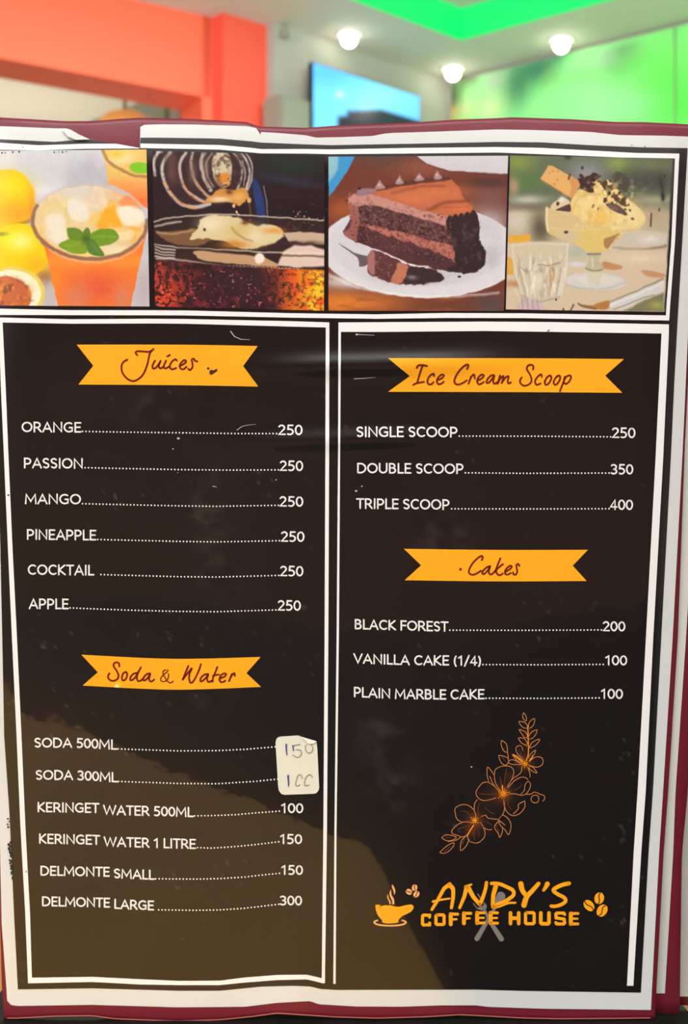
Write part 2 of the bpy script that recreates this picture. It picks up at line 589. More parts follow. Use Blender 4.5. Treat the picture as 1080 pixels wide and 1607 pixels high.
def relief(px, py):
    """how far the page bulges towards the viewer, metres"""
    r = 0.0
    if py < 262:
        d = (262 - py) * 0.000197
        r -= 7.0 * d * d
    # horizontal buckles of the laminate
    ex = math.exp(-((px - 610) / 190.0) ** 4)
    r += 0.00128 * ex * math.exp(-((py - 572 + (px - 610) * 0.02) / 17.0) ** 2)
    r += 0.00085 * math.exp(-((px - 545) / 150.0) ** 4) * math.exp(-((py - 690 + (px - 545) * 0.03) / 15.0) ** 2)
    # gentle waves, stronger towards the bottom edge
    r += 0.0010 * math.sin(px / 150.0 + 0.5) * math.sin(py / 260.0)
    r += 0.0012 * math.exp(-((px - 462) / 40.0) ** 2) * max(0.0, (py - 1420) / 180.0)
    # the left and right edges curl back a little
    if px < 40:
        r -= 0.9 * ((40 - px) * 0.0002) ** 2 * 12
    if px > 1000:
        r -= 0.7 * ((px - 1000) * 0.0002) ** 2 * 12
    return r


CP = math.cos(math.atan(PLB))


def P(px, py, off=0.0, flat=False):
    v = CY - py
    Y = PLA / (1 + PLB * v / FPX)
    d = off + (0.0 if flat else relief(px, py))
    Y -= d / CP
    return (((px - CX) / FPX) * Y, Y, v / FPX * Y)


Zleaf, Zsheet, Zblack, Zprint, Zink = 0.0, 0.0004, 0.00052, 0.00064, 0.00076

booklet = thing('menu_booklet', 'burgundy vinyl menu booklet standing on the table, printed with juices, sodas, ice cream and cakes', 'menu', P(540, 1597, 0, True))


def T(pts):
    xs, ys = zip(*pts)
    return lambda x: float(np.interp(x, xs, ys))


def grid(name, top, bot, left, right, off, material, step=6, parent=None, cols=None, thick=0, color=None, flat=False, smooth=True, label=None):
    """top, bot: y as function of x;  left, right: x as function of y"""
    ymid = (top(540) + bot(540)) / 2
    w_ = right(ymid) - left(ymid)
    h_ = bot(540) - top(540)
    us = list(np.linspace(0, 1, max(2, int(abs(w_) / step) + 1)))
    nv = max(2, int(abs(h_) / step) + 1)
    if cols:
        for cx_ in cols:
            us.append((cx_ - left(210)) / (right(210) - left(210)))
        us = sorted(us)
    vv = np.linspace(0, 1, nv)
    pts = []
    for u in us:
        for v in vv:
            y = ymid + (v - .5) * h_
            for _ in range(3):
                x = left(y) + (right(y) - left(y)) * u
                y = top(x) + (bot(x) - top(x)) * v
            pts.append((x, y))
    faces = [(i * nv + j, i * nv + j + 1, (i + 1) * nv + j + 1, (i + 1) * nv + j) for i in range(len(us) - 1) for j in range(nv - 1)]
    if thick:
        n = len(pts)
        verts = [P(x, y, off, flat) for x, y in pts] + [P(x, y, off - thick, flat) for x, y in pts]
        faces += [tuple(n + k for k in reversed(f)) for f in faces]
        nu = len(us)
        for i in range(nu - 1):
            for j in (0, nv - 1):
                a, b = i * nv + j, (i + 1) * nv + j
                faces.append((a, b, n + b, n + a) if j == 0 else (b, a, n + a, n + b))
        for j in range(nv - 1):
            for i in (0, nu - 1):
                a, b = i * nv + j, i * nv + j + 1
                faces.append((b, a, n + a, n + b) if i == 0 else (a, b, n + b, n + a))
    else:
        verts = [P(x, y, off, flat) for x, y in pts]
    colr = None
    if color is not None:
        A = np.array(pts + (pts if thick else []))
        colr = color(A[:, 0], A[:, 1])
    o = mesh_obj(name, verts, faces, material, parent or booklet, smooth, colr)
    if label:
        o['label'] = label
    return o


def hband(name, top, bot, x0, x1, off, material, parent=None, step=5, rows=1):
    n = max(2, int((x1 - x0) / step) + 1)
    vs, fs = [], []
    for x in np.linspace(x0, x1, n):
        for r in range(rows + 1):
            y = top(x) + (bot(x) - top(x)) * r / rows
            vs.append(P(x, y, off))
    m = rows + 1
    for i in range(n - 1):
        for r in range(rows):
            fs.append((i * m + r, i * m + r + 1, (i + 1) * m + r + 1, (i + 1) * m + r))
    return vs, fs


def polygon(pts, off, holes=None, maxlen=14):
    """flat printed polygon that follows the page"""
    pts = [tuple(map(float, p)) for p in pts]
    dense = []
    for a, b in zip(pts, pts[1:] + pts[:1]):
        d = math.hypot(b[0] - a[0], b[1] - a[1])
        k = max(1, int(d / maxlen))
        for i in range(k):
            dense.append((a[0] + (b[0] - a[0]) * i / k, a[1] + (b[1] - a[1]) * i / k))
    xs, ys = [p[0] for p in dense], [p[1] for p in dense]
    extra = []
    for x in np.arange(min(xs) + maxlen, max(xs), maxlen):
        for y in np.arange(min(ys) + maxlen * .7, max(ys), maxlen):
            extra.append((float(x), float(y)))
    V = [Vector(p) for p in dense] + [Vector(p) for p in extra]
    n = len(dense)
    r = delaunay_2d_cdt(V, [(i, (i + 1) % n) for i in range(n)], [list(range(n))], 1, 1e-4)
    vv, ff = r[0], r[2]
    out = []
    for f in ff:
        f = list(f)
        ar = sum(vv[f[i]].x * vv[f[(i + 1) % len(f)]].y - vv[f[(i + 1) % len(f)]].x * vv[f[i]].y for i in range(len(f)))
        out.append(tuple(reversed(f)) if ar < 0 else tuple(f))
    # pixel y points down, so a positive area there faces away; flip
    return [P(v.x, v.y, off) for v in vv], [tuple(reversed(f)) for f in out]


class Ink:
    """strokes and fills on the page, in photo pixels"""
    def __init__(self, off=Zink):
        self.v, self.f, self.off = [], [], off

    def put(self, vs, fs):
        n = len(self.v)
        self.v += vs
        self.f += [tuple(i + n for i in f) for f in fs]

    def disk(self, x, y, r, n=10, ry=None):
        ry = ry or r
        self.put([P(x + r * math.cos(2 * math.pi * k / n), y - ry * math.sin(2 * math.pi * k / n), self.off) for k in range(n)], [tuple(range(n))])

    def stroke(self, pts, w0, w1=None, caps=True):
        """ribbon with mitred joints; width may taper"""
        pts = [np.array(p, float) for p in pts]
        q = [pts[0]]
        for p_ in pts[1:]:
            if np.hypot(*(p_ - q[-1])) > 0.05:
                q.append(p_)
        pts = q
        if len(pts) < 2:
            self.disk(pts[0][0], pts[0][1], w0 / 2)
            return
        w1 = w0 if w1 is None else w1
        n = len(pts)
        L, R_ = [], []
        for i, p_ in enumerate(pts):
            a = pts[i] - pts[i - 1] if i else pts[1] - pts[0]
            b = pts[i + 1] - pts[i] if i < n - 1 else a
            a, b = a / np.hypot(*a), b / np.hypot(*b)
            na, nb = np.array((-a[1], a[0])), np.array((-b[1], b[0]))
            m = na + nb
            l = np.hypot(*m)
            m = na if l < 0.3 else m / l
            k = min(1 / max(0.5, float(np.dot(m, na))), 1.6)
            h = (w0 + (w1 - w0) * i / (n - 1)) / 2
            L.append(p_ + m * h * k)
            R_.append(p_ - m * h * k)
        vs = [P(x, y, self.off) for x, y in L] + [P(x, y, self.off) for x, y in R_]
        fs = [(i, i + 1, n + i + 1, n + i) for i in range(n - 1)]
        self.put(vs, fs)
        if caps:
            self.disk(*pts[0], w0 / 2)
            self.disk(*pts[-1], w1 / 2)

    def fill(self, pts, smooth=False, maxlen=14, n=4):
        if smooth:
            pts = [tuple(p) for p in catmull(pts, True, n)]
        vs, fs = polygon(pts, self.off, None, maxlen)
        self.put(vs, fs)

    def build(self, name, material, parent=None, label=None):
        o = mesh_obj(name, self.v, self.f, material, parent or booklet)
        if label:
            o['label'] = label
        return o


# ---------- the burgundy leaves
left_leaf = T([(180, -14), (500, -9), (900, -5), (1280, -1), (1450, 0), (1550, 3), (1600, 6.5)])
right_leaf = T([(180, 1101), (700, 1075), (1000, 1064), (1240, 1049), (1340, 1041.6), (1600, 1028)])
leaf_top = T([(-20, 184), (0, 184.3), (78, 188.7), (104, 190.2), (145, 190), (194, 186), (220, 184.8), (280, 186), (345, 188.7), (387, 191.5), (397, 195), (405, 198.5), (480, 200.6), (534, 196.7), (584, 194.6), (653, 192), (712, 187.8), (780, 185.4), (804, 184), (896, 186.9), (967, 191.3), (1012, 191.6), (1080, 195), (1110, 197)])
leaf_bot = T([(0, 1599), (26, 1599), (85, 1595.8), (145, 1595), (181, 1600), (280, 1603.6), (345, 1601.5), (396, 1596.3), (435, 1591), (487, 1594.5), (526, 1597), (592, 1599), (670, 1596.7), (721, 1593.5), (760, 1595.4), (820, 1598.7), (878, 1600), (1026, 1598.7)])
grid('cover_leaf', leaf_top, leaf_bot, left_leaf, right_leaf, Zleaf, M['vinyl'], 7, thick=0.0012)
# welded rim of the leaf at the bottom
rim = Ink(0.0006)
rim.stroke([(x, leaf_bot(x) - 1.2) for x in np.arange(12, 1024, 8)], 1.6)
rim.build('welded_edge', mat('worn_vinyl_edge', (190, 110, 95), 0.5))

# back leaves: each a burgundy leaf with its own sheet, showing past the right edge
l2 = grid('back_leaf', T([(0, 203), (1200, 203)]), T([(0, 1588), (1028, 1590), (1067, 1591.5)]), T([(0, 240), (2000, 240)]),
          T([(180, 1130), (700, 1104), (1240, 1080), (1340, 1070.5), (1591, 1067)]), -0.0032, M['vinyl'], 24, thick=0.0012, flat=True)
grid('back_sheet', T([(0, 215), (1200, 215)]), T([(0, 1559), (1200, 1559)]), T([(0, 255), (2000, 255)]),
     T([(180, 1118), (700, 1094), (1000, 1077), (1240, 1060.5), (1340, 1056.7), (1559, 1043.7)]), -0.0028, M['sheet2'], 24, flat=True, parent=l2)
l3 = grid('back_leaf', T([(0, 208), (1200, 208)]), T([(0, 1574), (1060, 1577), (1100, 1579)]), T([(0, 300), (2000, 300)]),
          T([(180, 1160), (1600, 1096)]), -0.0100, M['vinyl'], 24, thick=0.0012, flat=True)
grid('back_sheet', T([(0, 220), (1200, 220)]), T([(0, 1563), (1200, 1564)]), T([(0, 320), (2000, 320)]),
     T([(180, 1150), (1600, 1090)]), -0.0096, M['sheet2'], 24, flat=True, parent=l3)

# ---------- white sheet
sheet_top = T([(-20, 198), (0, 198), (26, 199), (90, 201.6), (99, 201.5), (104, 205), (141, 218.5), (219.6, 232.5), (220.4, 196.2), (252, 195), (304, 195.4), (387, 198), (402, 201), (409, 211.5), (410, 207.2), (433, 208.4), (480, 212.2), (495.5, 216), (540, 215), (584, 213.5), (602, 210), (617, 208.5), (653, 207.6), (780, 203.2), (834, 204), (926, 207), (973, 212), (1044, 213), (1100, 215)])
sheet_bot = T([(0, 1569), (11, 1570), (17, 1577), (26, 1578.7), (145, 1576.9), (280, 1580.8), (384, 1580), (435.6, 1573.7), (487, 1571), (500, 1576), (560, 1579.5), (630, 1579.8), (695, 1577.7), (747, 1577.7), (765, 1580), (820, 1582), (852, 1583), (1022, 1585)])
sheet_left = T([(180, -12), (1100, -4), (1280, -1), (1450, 2.6), (1550, 10), (1585, 12)])
sheet_right = T([(214, 1098), (500, 1081), (700, 1072), (1000, 1056), (1240, 1041), (1340, 1034.6), (1585, 1021.7)])
grid('printed_sheet', sheet_top, sheet_bot, sheet_left, sheet_right, Zsheet, M['sheet'], 6, cols=(99, 104, 141, 219.6, 220.4, 409, 410))
# the lifted fold at the torn corner
fl = Ink(0.0013)
fl.fill([(96, 202), (103, 201.5), (110, 203), (124, 211), (141, 218.6), (120, 219.5), (106, 214), (101, 208)])
fl.build('folded_corner', M['sheet'], label='white creased fold at the torn top edge of the sheet')


# ---------- black printed field
def black_paint(X, Y):
    p = Paint(X, Y, (17, 12, 12))
    n = fbm(X, Y, 150, 11, 4)
    p.mix((27, 17, 20), np.clip((n - .5) * 3, 0, 1) * .7)
    # scuffed and dusty patches of the laminate
    for x, y, r, s in ((330, 800, 40, 70), (345, 900, 30, 60), (600, 1150, 40, 60), (700, 840, 45, 50), (620, 1240, 40, 30), (250, 640, 50, 30), (300, 1090, 60, 25)):
        m = np.exp(-(((X - x) / r) ** 2 + ((Y - y) / s) ** 2)) * np.clip((fbm(X, Y, 26, 5, 4) - .42) * 4.5, 0, 1.4)
        p.mix((62, 56, 54), m * .45)
    m = np.clip((fbm(X, Y, 7, 21, 2) - .80) * 12, 0, 1) * np.clip((fbm(X, Y, 90, 8, 2) - .5) * 4, 0, 1)
    p.mix((110, 104, 100), m * .5)
    for x, y, r, a in ((791, 1246, 13, .7), (746, 1288, 11, .7), (829, 1150, 5, .5), (829, 1170, 5, .5), (824, 1198, 10, .65), (738, 1305, 8, .4), (800, 1218, 7, .3), (775, 1250, 20, .16), (745, 1290, 20, .16), (825, 1190, 16, .16)):
        p.mix((168, 84, 16), np.exp(-(((X - x) / r) ** 2 + ((Y - y) / r) ** 2)) * a)
    # grey-green reflection haze painted along the curled top; right band greyer
    e = np.clip((262 - Y) / 20, 0, 1)
    p.mix((70, 78, 75), e * .75)
    e2 = np.clip((X - (1046 - (Y - 500) * 0.038)) / 8, 0, 1)
    p.mix((38, 42, 42), e2 * .8)
    return p.linear()


black_top = T([(-20, 218), (0, 218.5), (85.5, 222.6), (124, 219.3), (141, 218.7), (182, 225.5), (219.6, 232.6), (220.4, 216), (252, 216), (345, 217.4), (397, 222), (409, 223.7), (480, 226.5), (519, 227.8), (602, 226.3), (653, 225.4), (780, 222.7), (849, 223.3), (938, 228.4), (1012, 231.3), (1090, 232.5)])
black_bot = T([(0, 1553), (28, 1552.7), (145, 1551), (280, 1554.8), (345, 1554.8), (409.6, 1548.3), (461, 1547), (487, 1548), (503, 1552), (529, 1553.5), (747, 1553), (820, 1555), (1006, 1557.8)])
black_left = T([(180, -9), (500, -6), (700, -3), (1000, 3.5), (1155, 6.5), (1280, 15), (1435, 22), (1552, 28)])
black_right = T([(232, 1079.5), (379, 1071), (498, 1064), (600, 1058.5), (720, 1053), (1000, 1038), (1240, 1025), (1340, 1018), (1558, 1006)])
field = grid('black_field', black_top, black_bot, black_left, black_right, Zblack, M['black'], 4.2, color=black_paint, cols=(141, 219.6, 220.4))


# ---------- white frame lines
def hline(top, bot, x0, x1):
    vs, fs = hband('', T(top), T(bot), x0, x1, Zprint, None)
    o = mesh_obj('frame_line', vs, fs, M['line_ink'], booklet, True)
    return o


def vline(left, right, y0, y1, step=6):
    l, r = T(left), T(right)
    vs, fs = [], []
    n = max(2, int((y1 - y0) / step) + 1)
    for y in np.linspace(y0, y1, n):
        vs += [P(l(y), y, Zprint), P(r(y), y, Zprint)]
    fs = [(2 * i, 2 * i + 2, 2 * i + 3, 2 * i + 1) for i in range(n - 1)]
    return mesh_obj('frame_line', vs, fs, M['line_ink'], booklet, True)


# photo strip frame
hline([(-9, 223), (0, 224), (60, 228), (130, 225.7), (182, 225.5), (219, 232.2)], [(-9, 234), (0, 235), (60, 236), (130, 233.5), (219, 233)], -9, 219)
hline([(220.4, 225.2), (345, 227.6), (397, 232.2), (409, 234), (480, 233.9), (519, 234.5), (638, 232.2), (780, 230.7), (849, 232), (938, 236.7), (997, 240), (1066.3, 241)],
      [(220.4, 232.2), (345, 234.8), (397, 239.5), (409, 240.7), (480, 241), (519, 242), (638, 241), (780, 239.4), (849, 242), (938, 245.6), (997, 248), (1066.3, 249.5)], 220.4, 1066.3)
vline([(249.4, 1059.5), (379, 1053.7), (479, 1046.2), (500, 1045)], [(249.4, 1066), (379, 1059.6), (479, 1052), (503, 1050.4)], 249.4, 503)
hline([(-6, 484), (0, 484.4), (110, 486.7), (233, 486.8), (290, 487.2), (456, 491.5), (590, 493.3), (700, 491.2), (820, 491.7), (1046, 495)],
      [(-6, 494), (0, 494.2), (110, 494.6), (233, 494.8), (290, 495), (456, 498.5), (590, 500.3), (700, 499), (820, 499.2), (1046, 503)], -6, 1046)
# left panel frame
hline([(-5, 498), (0, 498.3), (110, 501), (233, 500.2), (290, 500.6), (456, 504), (517, 506)], [(-5, 506), (0, 506), (110, 508), (233, 507.7), (290, 508), (456, 512.5), (517, 514)], -5, 517)
vline([(505, -2), (609, 1.4), (700, 5.5), (855, 12.2), (1000, 18.7), (1155, 26), (1300, 32.2), (1435, 39.7), (1543, 44)],
      [(505, 4), (609, 9), (700, 12.6), (855, 19.4), (1000, 26.6), (1155, 33.7), (1300, 40), (1435, 47.2), (1543, 50.3)], 505, 1543)
vline([(512, 511.4), (700, 510.8), (1000, 509.5), (1300, 507.6), (1543, 505)], [(512, 517), (700, 516.7), (1000, 515.4), (1300, 513.3), (1543, 510)], 512, 1543)
hline([(50, 1534.3), (145, 1533), (220, 1536.7), (280, 1539.3), (345, 1539), (384, 1534), (435.6, 1530), (482, 1529.7), (506, 1535.4)],
      [(50, 1543), (145, 1541), (220, 1545), (280, 1546), (345, 1546), (384, 1542), (435.6, 1538), (482, 1537), (506, 1542.8)], 50, 506)
# right panel frame
vline([(520, 531.2), (700, 530.7), (1000, 528.4), (1300, 525), (1544, 523.2)], [(520, 535.2), (700, 534), (1000, 532), (1300, 528.3), (1544, 526.8)], 506, 1544)
hline([(531.4, 506), (590, 505.7), (760, 504.7), (860, 505.3), (1050, 509)], [(531.4, 520.8), (590, 521), (760, 519.4), (860, 520.8), (1050, 523.5)], 531.4, 1050)
vline([(523, 1038.5), (720, 1029), (1000, 1014), (1240, 1001), (1340, 994.6), (1547, 984.2)],
      [(523, 1050), (720, 1041), (1000, 1025.5), (1240, 1013.8), (1340, 1006.5), (1547, 994.2)], 523, 1547)

# ---------- lettering font (single-line strokes, cap height 1)


def arc(cx, cy, rx, ry, a0, a1, n=9):
    return [(cx + rx * math.cos(math.radians(a0 + (a1 - a0) * k / n)), cy + ry * math.sin(math.radians(a0 + (a1 - a0) * k / n))) for k in range(n + 1)]


def O_(w_):
    return arc(w_ / 2, .5, w_ / 2 - .07, .44, 90, 450, 22)


def S_(w_):
    return arc(w_ / 2 + .01, .72, w_ / 2 - .10, .22, 35, 90, 4) + arc(w_ / 2, .735, w_ / 2 - .08, .205, 90, 235, 7) + arc(w_ / 2 - .01, .27, w_ / 2 - .08, .22, 62, -90, 8)[0:] + arc(w_ / 2 - .02, .27, w_ / 2 - .09, .21, -90, -140, 4)


F = {
    'A': (.80, [[(.05, .03), (.40, .95), (.75, .03)], [(.17, .33), (.63, .33)]]),
    'B': (.68, [[(.10, .03), (.10, .95), (.30, .95)] + arc(.30, .745, .22, .205, 90, -90, 7) + [(.10, .54)], [(.10, .54), (.32, .54)] + arc(.32, .285, .26, .245, 90, -90, 7) + [(.10, .04)]]),
    'C': (.76, [arc(.44, .5, .36, .44, 52, 308, 14)]),
    'D': (.82, [[(.10, .04), (.10, .95), (.32, .95)] + arc(.32, .495, .42, .455, 90, -90, 12) + [(.10, .04)]]),
    'E': (.60, [[(.54, .95), (.10, .95), (.10, .05), (.54, .05)], [(.10, .51), (.49, .51)]]),
    'F': (.56, [[(.53, .95), (.10, .95), (.10, .03)], [(.10, .50), (.48, .50)]]),
    'G': (.82, [arc(.46, .5, .38, .44, 55, 310, 14) + [(.72, .15), (.72, .47), (.50, .47)]]),
    'H': (.80, [[(.10, .03), (.10, .97)], [(.70, .03), (.70, .97)], [(.10, .51), (.70, .51)]]),
    'I': (.24, [[(.12, .03), (.12, .97)]]),
    'K': (.70, [[(.10, .03), (.10, .97)], [(.60, .96), (.13, .50), (.64, .04)]]),
    'L': (.54, [[(.10, .97), (.10, .05), (.51, .05)]]),
    'M': (.98, [[(.08, .03), (.13, .95), (.49, .25), (.85, .95), (.90, .03)]]),
    'N': (.82, [[(.10, .03), (.10, .94), (.72, .06), (.72, .97)]]),
    'O': (.90, [O_(.90)]),
    'P': (.66, [[(.10, .03), (.10, .95), (.31, .95)] + arc(.31, .68, .27, .27, 90, -90, 8) + [(.10, .41)]]),
    'R': (.70, [[(.10, .03), (.10, .95), (.31, .95)] + arc(.31, .70, .25, .25, 90, -90, 8) + [(.10, .45)], [(.34, .45), (.65, .04)]]),
    'S': (.60, [S_(.60)]),
    'T': (.64, [[(.03, .95), (.61, .95)], [(.32, .95), (.32, .03)]]),
    'U': (.80, [[(.10, .97), (.10, .38)] + arc(.40, .36, .30, .31, 180, 360, 10) + [(.70, .97)]]),
    'V': (.76, [[(.04, .96), (.38, .05), (.72, .96)]]),
    'W': (1.14, [[(.04, .96), (.30, .05), (.57, .90), (.84, .05), (1.10, .96)]]),
    '0': (.60, [O_(.62)]),
    '1': (.52, [[(.10, .76), (.32, .94), (.32, .03)]]),
    '2': (.60, [arc(.29, .70, .22, .24, 155, -30, 9) + [(.08, .05), (.55, .05)]]),
    '3': (.60, [arc(.27, .72, .22, .22, 140, -90, 9), arc(.27, .27, .25, .23, 90, -140, 10)]),
    '4': (.62, [[(.58, .28), (.05, .28), (.42, .95), (.42, .03)]]),
    '5': (.60, [[(.50, .95), (.16, .95), (.13, .56)] + arc(.26, .31, .26, .27, 110, -125, 10)]),
    '(': (.30, [arc(.42, .42, .32, .66, 130, 230, 7)]),
    ')': (.30, [arc(-.12, .42, .32, .66, 50, -50, 7)]),
    '/': (.44, [[(.03, -.08), (.41, 1.02)]]),
    ' ': (.26, []),
}
GAP = .055


def text_ink(s, x0, x1, base, cap, wd=2.55, ink=None):
    """base: [(x,y)...] of the baseline"""
    ink = ink or Ink()
    b = T(base)
    tot = sum(F[c][0] + GAP for c in s) - GAP - .12
    k = (x1 - x0 - 1.0) / tot
    u = -.06
    for c in s:
        w_, ls = F[c]
        for l in ls:
            q = []
            for gx, gy in l:
                X = x0 + .5 + (u + gx) * k
                q.append((X, b(X) - gy * cap))
            ink.stroke(q, wd)
        u += w_ + GAP
    return ink


def leader(pts, parent, gap=5.42, r=1.3):
    f = T(pts)
    x0, x1 = pts[0][0], pts[-1][0]
    n = max(2, round((x1 - x0) / gap))
    ink = Ink()
    for i in range(n + 1):
        x = x0 + (x1 - x0) * i / n
        ink.disk(x, f(x), r, 8)
    return ink.build('dot_leader', M['white_ink'], parent)


def entry(name, x0, x1, base, dots, price, px0, px1, pbase, cap=15.8):
    a = text_ink(name, x0, x1, base, cap).build('menu_entry_lettering', M['white_ink'])
    leader(dots, a)
    if price:
        text_ink(price, px0, px1, [(px0, pbase), (px1, pbase + .4)], cap, 2.55).build('price_lettering', M['white_ink'], a)


E = entry
E('ORANGE', 34.5, 127, [(34, 677.8), (127, 678.6)], [(129.5, 677), (200, 678.2), (300, 679.4), (370, 680.4), (434, 680.4)], '250', 437, 474, 682.3)
E('PASSION', 37.6, 130, [(37, 734.4), (130, 735.3)], [(133.5, 734), (280, 737), (360, 737.8), (437, 737.4)], '250', 439.5, 475, 738.7)
E('MANGO', 39.4, 126.6, [(39, 790.7), (127, 791.3)], [(129.5, 790.5), (280, 793.9), (340, 794.6), (437, 793)], '250', 439, 475.2, 794.7)
E('PINEAPPLE', 42.3, 150.6, [(42, 846.5), (150, 847.8)], [(153.5, 846.7), (280, 849.6), (340, 850.4), (438.5, 848.6)], '250', 441.3, 477, 849.8)
E('COCKTAIL', 44, 147, [(44, 901.7), (147, 902.8)], [(158.5, 901.7), (280, 905), (340, 905.6), (437.5, 903)], '250', 440, 475.3, 903.9)
E('APPLE', 46, 107.2, [(46, 955.3), (107, 955.8)], [(110, 954), (200, 957.5), (280, 959.5), (340, 960), (433, 957.2)], '250', 436.3, 471.4, 957.9)
E('SODA 500ML', 54.4, 183, [(54, 1172.8), (115, 1173), (150, 1174.5), (183, 1176.3)], [(185.5, 1175.3), (280, 1178.4), (340, 1178), (385, 1176), (432, 1172)], None, 0, 0, 0, 14.8)
E('SODA 300ML', 56.5, 183.8, [(56, 1223.5), (115, 1223.6), (150, 1225.5), (184, 1227.5)], [(186, 1226.3), (280, 1229.5), (340, 1230), (400, 1226.3), (436, 1222.6)], None, 0, 0, 0, 14.8)
E('KERINGET WATER 500ML', 59, 303, [(59, 1274), (155, 1275.5), (163, 1278.3), (230, 1280), (303, 1282)], [(305.5, 1280.3), (332, 1280), (371, 1278.5), (397, 1276), (438.5, 1273)], '100', 441.3, 475.2, 1275.5, 14.9)
E('KERINGET WATER 1 LITRE', 61.4, 307, [(61, 1323.4), (155, 1325.5), (163, 1328), (230, 1330), (307, 1332)], [(310, 1330.2), (332, 1331), (368, 1328.7), (397, 1325.9), (437.5, 1321)], '150', 439.5, 473.3, 1324, 14.9)
E('DELMONTE SMALL', 63.5, 242.2, [(63, 1373.6), (172, 1375.5), (180, 1377.8), (242, 1380.4)], [(244.5, 1379), (306, 1379.6), (345, 1378.8), (384, 1376.4), (410, 1373.3), (438.7, 1370.5)], '150', 441.5, 474.7, 1372.4, 14.6)
E('DELMONTE LARGE', 66, 241.3, [(66, 1421.6), (174, 1424), (182, 1426), (241, 1428.4)], [(249, 1427.8), (306, 1428.6), (345, 1428), (384, 1425.4), (410, 1422.3), (437.5, 1419)], '300', 439.5, 473.2, 1420.3, 14.6)
E('SINGLE SCOOP', 560, 717.8, [(560, 685.6), (640, 685.6), (718, 686.2)], [(721, 684.4), (840, 684.6), (958.5, 685.5)], '250', 961, 996.6, 687, 16)
E('DOUBLE SCOOP', 560.6, 727.2, [(560, 742.3), (727, 743.5)], [(730.5, 742), (820, 742.8), (956, 742.4)], '350', 958.8, 993.2, 744, 15.6)
E('TRIPLE SCOOP', 560.2, 705.2, [(560, 798), (705, 799.8)], [(709, 798.5), (820, 798.7), (956, 798.4)], '400', 958.2, 992.8, 799.8, 15.8)
E('BLACK FOREST', 556.9, 703, [(556, 987), (620, 988.8), (703, 991)], [(706, 989), (820, 989.2), (944, 988.6)], '200', 946.5, 980.8, 990.3, 15.2)
E('VANILLA CAKE (1/4)', 555.6, 755, [(555, 1040.6), (642, 1043.6), (755, 1044.3)], [(758, 1043), (850, 1043.2), (947, 1042.7)], '100', 950, 983.6, 1043.6, 15.1)
E('PLAIN MARBLE CAKE', 555.6, 760, [(555, 1093.4), (615, 1096.4), (700, 1097.6), (760, 1097)], [(763, 1095.8), (850, 1096), (940.5, 1095.3)], '100', 943.2, 977, 1096.3, 15.2)


# ---------- heading banners and their handwriting
def tr(o, s, *lines):
    return [[(o[0] + x / s, o[1] + y / s) for x, y in l] for l in lines]


def banner(tl, tm, trr, nr, br, bm, bl, nl):
    ink = Ink(Zprint)
    top = [tuple(p) for p in catmull([tl, tm, trr], False, 10)]
    bot = [tuple(p) for p in catmull([br, bm, bl], False, 10)]
    ink.fill(top + [nr] + bot + [nl], False, 9)
    o = ink.build('heading_banner', M['amber'])
    o.data.polygons.foreach_set('use_smooth', [True] * len(o.data.polygons))
    return o


def hand(parent, lines, wd=2.7, thin=None):
    ink = Ink()
    for l in lines:
        ink.stroke([tuple(p) for p in catmull(l, False, 6)], wd)
    return ink.build('heading_lettering', M['rust'], parent)


b1 = banner((120.3, 540.8), (290, 541), (404.6, 543), (381.7, 574.4), (405.5, 606.7), (290, 604.6), (123, 603.5), (146.4, 574))
hand(b1, tr((180, 540), 6.353,
            [(225, 110), (208, 85), (235, 70), (345, 75), (388, 48)],
            [(365, 62), (345, 110), (325, 200), (290, 290), (240, 345), (180, 368), (120, 340), (75, 280), (68, 215), (90, 175), (125, 155)],
            [(402, 165), (378, 210), (382, 242), (415, 230), (458, 170)], [(458, 165), (440, 215), (455, 242), (490, 220)],
            [(512, 165), (490, 215), (502, 242), (540, 225)], [(525, 121), (550, 108)],
            [(620, 165), (605, 150), (570, 175), (548, 220), (570, 250), (612, 238)],
            [(655, 215), (700, 190), (710, 165), (685, 162), (650, 205), (655, 240), (685, 250), (715, 225)],
            [(825, 172), (800, 165), (790, 145), (768, 155), (775, 190), (775, 230), (750, 258), (733, 245)]), 2.7)
sp = Ink(Zink)
sp.fill([(180 + x / 6.353, 540 + y / 6.353) for x, y in ((945, 270), (960, 255), (985, 262), (1020, 245), (1022, 268), (990, 290), (965, 305), (945, 300))])
sp.disk(180 + 932 / 6.353, 540 + 242 / 6.353, 2)
sp.build('dark_smudge', M['speck'], b1)
b2 = banner((609, 562), (820, 562.2), (979.6, 563.4), (950, 589.6), (977, 616.4), (820, 615.4), (609, 614.9), (643.3, 590.3))
